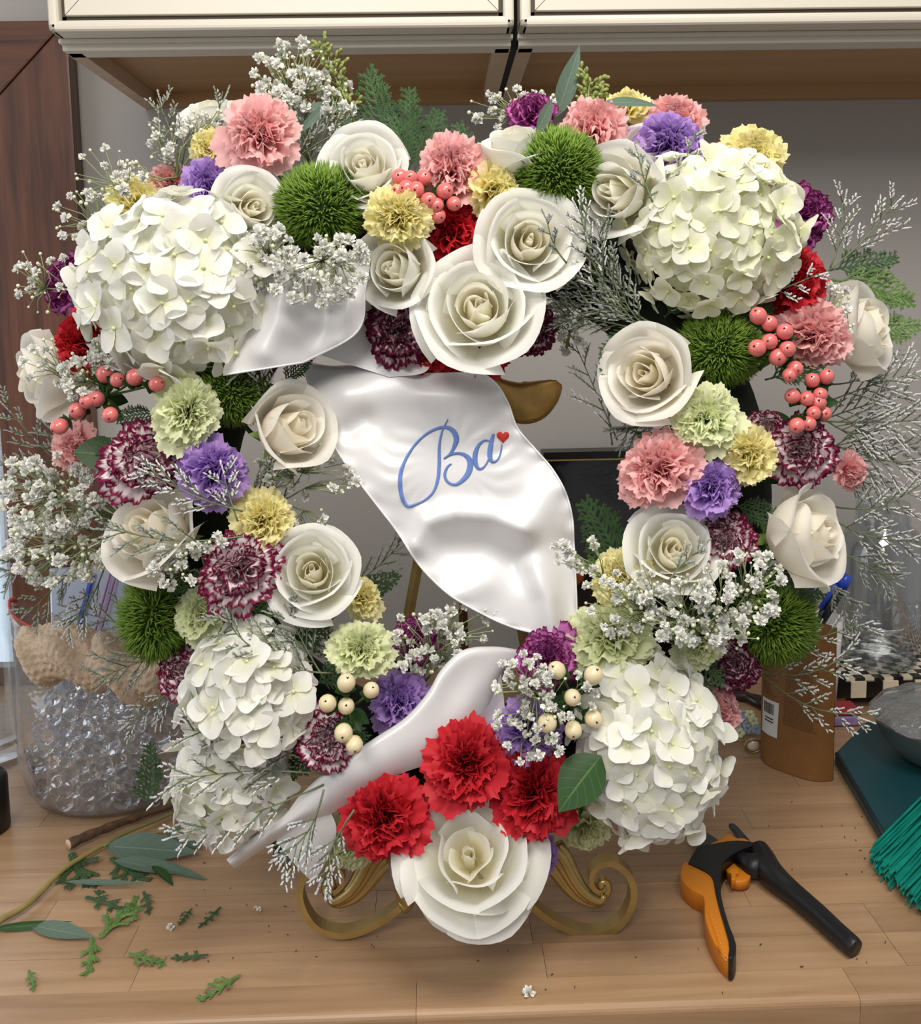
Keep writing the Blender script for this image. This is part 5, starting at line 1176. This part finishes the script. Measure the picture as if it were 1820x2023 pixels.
slab('handle_inlay', rs([(425, 690), (480, 602), (560, 580), (700, 558), (832, 574), (745, 612), (662, 662), (626, 722), (616, 820), (626, 920), (664, 1060), (708, 1180), (708, 1240), (690, 1274), (664, 1268), (668, 1180), (618, 1000), (588, 880), (573, 792), (538, 747)]), .002, .023, m_bk, .004, 3)
slab('pivot_cover', rs([(540, 588), (558, 550), (620, 524), (640, 497), (680, 492), (712, 516), (762, 520), (804, 552), (700, 572), (600, 592)]), .008, .0215, m_or, .004, 3)
slab('lock_catch', [(668, 690), (690, 680), (728, 690), (728, 715), (708, 720), (706, 755), (682, 755), (682, 720), (662, 712)], .006, .016, m_or, .001)
slab('catch_housing', rs([(650, 690), (700, 650), (760, 640), (800, 700), (780, 755), (700, 760)]), .003, .012, m_or, .002)
hp_ = [(852, 560, .0165), (880, 610, .018), (905, 665, .019), (965, 730, .0172), (1060, 810, .0148), (1200, 930, .0138), (1320, 1042, .0132), (1400, 1112, .0128), (1428, 1138, .0118)]
q = MB(); C3 = spline([(p[0], p[1], p[2]) for p in hp_], 40)
q.tube([tab(*cpx(c), c[2] * .78) - S0 for c in C3], [c[2] * .78 for c in C3], 18, True, .86); q.build('handle', m_bk, sc)
q = MB(); q.tube([tab(*cpx(p), .015) - S0 for p in ((735, 600), (800, 640), (880, 640))], [.008, .012, .013], 12); q.build('hinge', m_bk, sc)
for k in range(12):
    t = k / 11; a = cpx((520 + 85 * t, 900 + 250 * t)); b = cpx((575 + 80 * t, 945 + 265 * t)); q = MB()
    q.tube([tab(a[0], a[1], .0185) - S0, tab((a[0] + b[0]) / 2, (a[1] + b[1]) / 2, .0203) - S0, tab(b[0], b[1], .0202) - S0], .0007, 5); q.build('grip_rib', m_or, sc)
# ---- brown paper pouch with print and a barcode sticker
Bl, Br = tab(1503, 1492), tab(1646, 1543); po = thing('paper_pouch', (Bl + Br) / 2, 'brown kraft pouch with dark print and a white barcode sticker', 'pouch')
PO = Vector(po.location); ux = (Br - Bl); uw = ux.length; ux.normalize(); un = Vector((ux.y, -ux.x, 0)); HT = at(1650, 1240, Br.y).z
def pf(u, v_, side=1, lift=0.0):
    th = .021 * (1 - v_) ** .7 * max(0, 1 - (2 * u - 1) ** 4) + .0006; sag = .006 * (2 * u - 1) ** 2 * (1 - v_) ** 4
    return Bl + ux * (u * uw) + un * (side * (th + lift)) + Vector((0, 0, v_ * HT + sag * side * 0 + .001)) - PO
M['kraft'] = mat('kraft_paper', '805628', .55, bump=.15, bscale=60, var=.08)
for side, nm in ((1, 'front_sheet'), (-1, 'back_sheet')):
    P = np.array([[pf(i / 20, j / 24, side) for i in range(21)] for j in range(25)]); v, f = grid(P); inst(nm, mesh(nm, v, f, M['kraft']), po)
P = np.array([[pf(i / 20, 0, 1) * (1 - j / 3) + pf(i / 20, 0, -1) * (j / 3) for i in range(21)] for j in range(4)]); v, f = grid(P); inst('bottom_gusset', mesh('bottom_gusset', v, f, M['kraft']), po)
def fquad(mb, u0, u1, v0, v1, lift):
    n = 6; A = np.array([[pf(u0 + (u1 - u0) * i / n, v_, 1, lift) for i in range(n + 1)] for v_ in (v0, v1)]); mb.add(*grid(A))
pr_ = MB(); tr_ = random.Random(3)
for col0, col1, v0, v1 in ((.05, .34, .56, .86), (.40, .86, .30, .60), (.40, .84, .62, .86), (.06, .30, .46, .54)):
    y_ = v1
    while y_ > v0:
        x_ = col0; end = col1 - tr_.uniform(0, .12)
        while x_ < end:
            w_ = tr_.uniform(.015, .05); fquad(pr_, x_, min(end, x_ + w_), y_ - .0058, y_, .0003); x_ += w_ + .010
        y_ -= .0145
tag(pr_.build('printed_text', mat('brown_ink', '5a3a1c', .6), po), kind='stuff')
st_ = MB(); fquad(st_, .06, .33, .20, .43, .0005); sk = st_.build('barcode_sticker', mat('white_sticker', 'd8d6d4', .4), po)
b_ = MB(); u = .09
while u < .26:
    w_ = tr_.uniform(.003, .010); fquad(b_, u, u + w_, .34, .41, .0008); u += w_ + tr_.uniform(.004, .010)
for y_ in (.315, .295): fquad(b_, .12, .26, y_ - .008, y_, .0008)
b_.build('barcode', mat('black_ink', '1c1a1a', .6), sk)
# ---- checkered tray
TZ = .045; T0 = tab(1648, 1342, TZ); tr = thing('checkered_tray', (T0.x, T0.y, 0), 'black and cream checkered tray under the glass plate and jar', 'tray')
q = MB(); q.box(0, .30, .0005, .17, .018, TZ - .004); q.build('tray_base', mat('tray_dark', '2a2420', .4), tr, False)
for fx in (.015, .28):
    for fy in (.02, .15): q = MB(); q.box(fx - .008, fx + .008, fy - .008, fy + .008, 0, .018); q.build('foot', M['gold'], tr, False)
mc = mat('tile_cream', 'e6d9c0', .3, var=.15, bscale=40, coat=.3); mk = mat('tile_black', '1c1816', .25, coat=.3)
tb = MB(); tb.box(.0004, .0134, .0004, .0134, 0, .004); TILE = tb.mesh('tile', mc, False)
ts = MB(); ts.box(.0006, .0224, -.0035, .0, .0, .0235); TILE2 = ts.mesh('edge_tile', mc, False)
for i in range(21):
    for j in range(12): inst('tile', TILE, tr, mc if (i + j) % 2 else mk, (i * .0138 + .004, j * .0138 + .001, TZ - .004))
for i in range(13): inst('edge_tile', TILE2, tr, mc if i % 2 else mk, (i * .023, 0, .018))
gp = tab(1732, 1312, TZ); r = thing('glass_plate', (gp.x, gp.y, TZ + .0004), 'round clear glass plate on the checkered tray', 'plate')
v, f = lathe([(.001, .002), (.035, .001), (.050, .006), (.054, .012), (.052, .0125), (.048, .008), (.034, .004), (.001, .005)], 44); inst('plate_glass', mesh('plate_glass', v, f, M['glass']), r)
# ---- large glass jar
jp = at(1742, 1322, 1.33); jz = TZ + .0004; r = thing('glass_jar', (jp.x + .012, 1.365, jz), 'large clear glass preserving jar with embossed lettering', 'jar')
jt = at(1742, 992, 1.365).z - jz; k = 1.365 / FPX; rn = 50 * k; rb = 84 * k
prof = [(.002, .003), (rb * .86, .002), (rb * .97, .010), (rb, .03), (rb, jt * .60), (rb * .98, jt * .70), (rb * .84, jt * .80), (rn * 1.02, jt * .855), (rn * .98, jt * .875), (rn * 1.06, jt * .885), (rn * .98, jt * .90), (rn * 1.05, jt * .925), (rn * .97, jt * .945), (rn * 1.04, jt * .965), (rn * 1.0, jt), (rn * .93, jt), (rn * .93, jt * .87), (rb * .80, jt * .78), (rb * .955, jt * .68), (rb * .955, .03), (rb * .8, .012), (.002, .011)]
v, f = lathe(prof, 48); inst('jar_body', mesh('jar_body', v, f, M['glass']), r)
tx = bpy.data.curves.new('jar_text', 'FONT'); tx.body = 'MASON'; tx.size = .030; tx.extrude = .0006; tx.align_x = 'CENTER'
to = bpy.data.objects.new('tmp_text', tx); COL.objects.link(to); dg = bpy.context.evaluated_depsgraph_get(); me = bpy.data.meshes.new_from_object(to.evaluated_get(dg)); bpy.data.objects.remove(to)
for vv in me.vertices:
    a = vv.co.x / rb + .30; R_ = rb + .0006 + vv.co.z; zz_ = vv.co.y; vv.co = (R_ * math.sin(a), -R_ * math.cos(a), zz_ + jt * .30)
me.name = 'embossed_lettering'; me.materials.clear(); me.materials.append(film_mat('embossed_glass', (.72, .75, .77, 1), .2, .1, .1)); inst('embossed_lettering', me, r)
# ---- teal slab, wrapped bowl and teal brush
pts = [tab(x_, y_, .014) for x_, y_ in ((1650, 1488), (1712, 1425), (1960, 1440), (1960, 1860), (1845, 1800), (1770, 1690))]; n = len(pts); O = pts[0].copy(); O.z = 0
v = [(p.x - O.x, p.y - O.y, 0.0005) for p in pts] + [(p.x - O.x, p.y - O.y, .014) for p in pts]; f = [tuple(range(n))[::-1], tuple(range(n, 2 * n))] + [(i, (i + 1) % n, (i + 1) % n + n, i + n) for i in range(n)]
me = mesh('dustpan', v, f, mat('dark_teal', '12414a', .45), None, False); bm = bmesh.new(); bm.from_mesh(me); bmesh.ops.recalc_face_normals(bm, faces=bm.faces); bm.to_mesh(me); bm.free(); bevel_mesh(me, .002)
dp = thing('dustpan', O, 'dark teal dustpan lying under the wrapped glass bowl', 'dustpan'); inst('pan', me, dp)
q = MB(); q.tube([tab(x_, y_, .016) - O for x_, y_ in ((1654, 1490), (1768, 1688))], .003, 8); q.build('pan_lip', mat('black_lip', '0e1c20', .5), dp)
bw = tab(1858, 1505, .014); bw.z = .0145; r = thing('glass_bowl', bw, 'glass bowl under crinkled clear wrap standing on the dustpan', 'bowl')
v, f = lathe([(.002, .003), (.035, .002), (.050, .010), (.068, .030), (.078, .052), (.080, .056), (.077, .0565), (.066, .034), (.048, .014), (.002, .008)], 44); inst('bowl_glass', mesh('bowl_glass', v, f, film_mat('smoky_glass', (.45, .46, .40, 1), .12, .06, .1)), r)
wr_ = random.Random(6); P = np.zeros((16, 48, 3))
for j in range(16):
    for i in range(48):
        t = 2 * PI * i / 48; rr = .082 * j / 15; P[j, i] = (rr * math.cos(t), rr * math.sin(t), .0575 + .034 * (1 - (j / 15) ** 2) ** .8 + .0016 * math.sin(9 * t + j) * j / 15)
v, f = grid(P, True); inst('plastic_wrap', mesh('plastic_wrap', v, f, M['glassw']), r)
hb = tab(1990, 1640, .03); br_ = thing('hand_brush', (hb.x, hb.y, 0), 'teal hand brush with flat plastic bristles', 'brush'); BO = Vector(br_.location)
m_te = mat('teal_bristle', '1c9484', .35, var=.2, bscale=30)
RT = spline([(1905, 1500), (1925, 1560), (1950, 1630), (1985, 1700)], 40); TP = spline([(1718, 1700), (1742, 1735), (1785, 1775), (1840, 1820), (1900, 1860)], 40)
bs = MB()
bsm = MB(); bsm.tube([(0, 0, 0), (.5, 0, .02), (1, 0, 0)], .5, 4, True, .35); 
for k in range(170):
    t = (k + br.random()) / 170; i = min(39, int(t * 40)); lay_ = br.random(); a = tab(RT[i, 0] + br.uniform(-6, 6), RT[i, 1] + br.uniform(-8, 8), .020 + .03 * lay_); b = tab(TP[i, 0] + br.uniform(-5, 10), TP[i, 1] + br.uniform(-14, 6) - 26 * lay_, .003 + .020 * lay_)
    q = MB(); m2 = (a + b) / 2 + Vector((br.uniform(-.002, .002), br.uniform(-.002, .002), .003)); q.tube([a - BO, m2 - BO, b - BO], .0024, 4, True, .4); q.build('bristle', m_te, br_, False)
q = MB(); q.tube([tab(x_ + 12, y_, .035) - BO for x_, y_ in RT[::6]], .03, 10, True, .8); q.build('brush_head', mat('brush_head_teal', '0e5f5a', .4), br_)
# ---- cup with pen and ribbon, hair pin, cloth, black tool
cu = at(1612, 1300, 1.22); cu.z = 0; hz = at(1612, 1218, 1.22).z; r = thing('paper_cup', cu, 'white paper cup with a striped rim behind the shaggy dianthus', 'cup')
v, f = lathe([(0, .001), (.026, .001), (.034, hz), (.033, hz), (.025, .004), (0, .004)], 32); inst('cup_wall', mesh('cup_wall', v, f, mat('white_cup', 'dcdad8', .5)), r)
for zz_ in (.55, .62): v, f = lathe([(.0262 + .008 * zz_, hz * zz_), (.0264 + .008 * zz_ + .0004, hz * (zz_ + .03))], 32); inst('stripe', mesh('stripe', v, f, mk), r)
pa, pb2 = at(1598, 1262, 1.205), at(1662, 1160, 1.19); r = thing('marker_pen', pa, 'black marker pen with a blue clip leaning in the cup', 'pen'); dv = pb2 - pa
q = MB(); q.tube([(0, 0, 0), dv], .0078, 14); q.build('barrel', mat('black_pen', '141519', .3), r)
q = MB(); q.tube([dv * .55 + Vector((-.009, -.003, .004)), dv * 1.02 + Vector((-.009, -.003, .004))], .0035, 6); q.build('clip', mat('blue_clip', '2b49b8', .3), r)
q = MB(); q.tube([dv, dv * 1.22], [.0082, .0065], 12); q.build('cap_end', mat('blue_cap', '2f52c8', .3), r)
rp = [at(x_, y_, 1.17) for x_, y_ in spline([(1612, 1128), (1600, 1160), (1598, 1185), (1606, 1200), (1602, 1235)], 18)]; O = rp[0].copy(); v = []
for i, p in enumerate(rp): w_ = .0072 * (1 if i < 10 else .55); v += [p - O + Vector((-w_, .002 * math.sin(i), 0)), p - O + Vector((0, -.003, 0)), p - O + Vector((w_, .002 * math.cos(i), 0))]
f = [(3 * i + a, 3 * i + a + 1, 3 * i + a + 4, 3 * i + a + 3) for i in range(17) for a in (0, 1)]
tag(inst('curling_ribbon', mesh('curling_ribbon', v, f, mat('purple_ribbon', '5b33a8', .25)), None, None, O), 'narrow purple curling ribbon hanging beside the marker pen', 'ribbon')
hc = tab(1478, 1470); r = thing('hair_pin', hc, 'hair pin with pale blue flowers and a gold-framed pearl', 'hair pin')
m_bl = mat('pale_blue_enamel', '9fb4c6', .3); fm = MB()
for k in range(5): a = 2 * PI * k / 5; fm.ball((.0042 * math.cos(a), .0042 * math.sin(a), 0), .0034, 8, 5, (1, 1, .4))
fm = fm.mesh('blossom', m_bl)
for k, (x_, y_, z) in enumerate(((1462, 1448, .006), (1478, 1440, .010), (1470, 1425, .012), (1490, 1425, .012), (1458, 1432, .008), (1496, 1442, .009), (1482, 1412, .015), (1468, 1410, .014))): inst('blossom', fm, r, m_bl if k % 3 else M['bead'], tab(x_, y_, z) - hc, orient(Vector((U(-.4, .4), -1, .8)).normalized(), k))
pc = tab(1488, 1472, .012) - hc; q = MB(); q.tube([pc + Vector((.011 * math.cos(t), -.002, .009 * math.sin(t))) for t in np.linspace(0, 2 * PI, 28)], .0018, 6); q.build('gold_frame', M['gold'], r)
q = MB(); q.ball(pc, .009, 16, 10, (1, .6, .85)); q.build('pearl', mat('pearl', 'd9cfc2', .15, coat=.5), r)
q = MB(); q.tube([tab(1440, 1458, .003) - hc, tab(1505, 1470, .003) - hc], .0012, 5); q.build('pin', M['gold'], r)
ta = tab(1432, 1382, .008); r = thing('black_pliers', ta, 'pair of dark pliers lying behind the hydrangea, before the pouch', 'pliers')
for a, b, m in (((1425, 1352), (1520, 1400), mk), ((1420, 1372), (1520, 1385), mat('wine_grip', '3a1a1c', .4))):
    q = MB(); A, B = tab(a[0], a[1], .008) - ta, tab(b[0], b[1], .008) - ta; q.tube([A, (A + B) / 2 + Vector((0, .006, 0)), B], [.004, .0075, .006], 8); q.build('handle', m, r)
q = MB(); A, B = tab(1425, 1352, .008) - ta, tab(1395, 1350, .008) - ta; q.tube([A, B], [.008, .002], 8); q.build('jaw', m_st, r)
fa = tab(1672, 1450); q = MB(); q.box(-.03, .03, 0, .035, .0006, .014); me = q.mesh('folded_cloth', mat('lilac_cloth', '9a84b4', .8, bump=.4, var=.2), False); bevel_mesh(me, .004, 3); tag(inst('folded_cloth', me, None, None, fa + Vector((.0, .02, 0))), 'folded lilac cloth between pouch and wrapped bowl', 'cloth')
q = MB(); q.box(-.032, .03, 0, .034, 0, .008); me = q.mesh('folded_cloth', mat('red_cloth', 'a8323c', .8, bump=.4), False); bevel_mesh(me, .003, 3); tag(inst('folded_cloth', me, None, None, fa + Vector((.001, .022, .0145))), 'folded red cloth lying on top of the lilac one', 'cloth')
# ---- the floor of the room, far below the worktop
q = MB(); q.box(-1.9, 1.9, -1.6, WALLY, -.96, -.91); tag(q.build('floor', wood_mat('floor_boards', '6d5238', '8a6a4a', 3, 30), None, False), kind='structure')
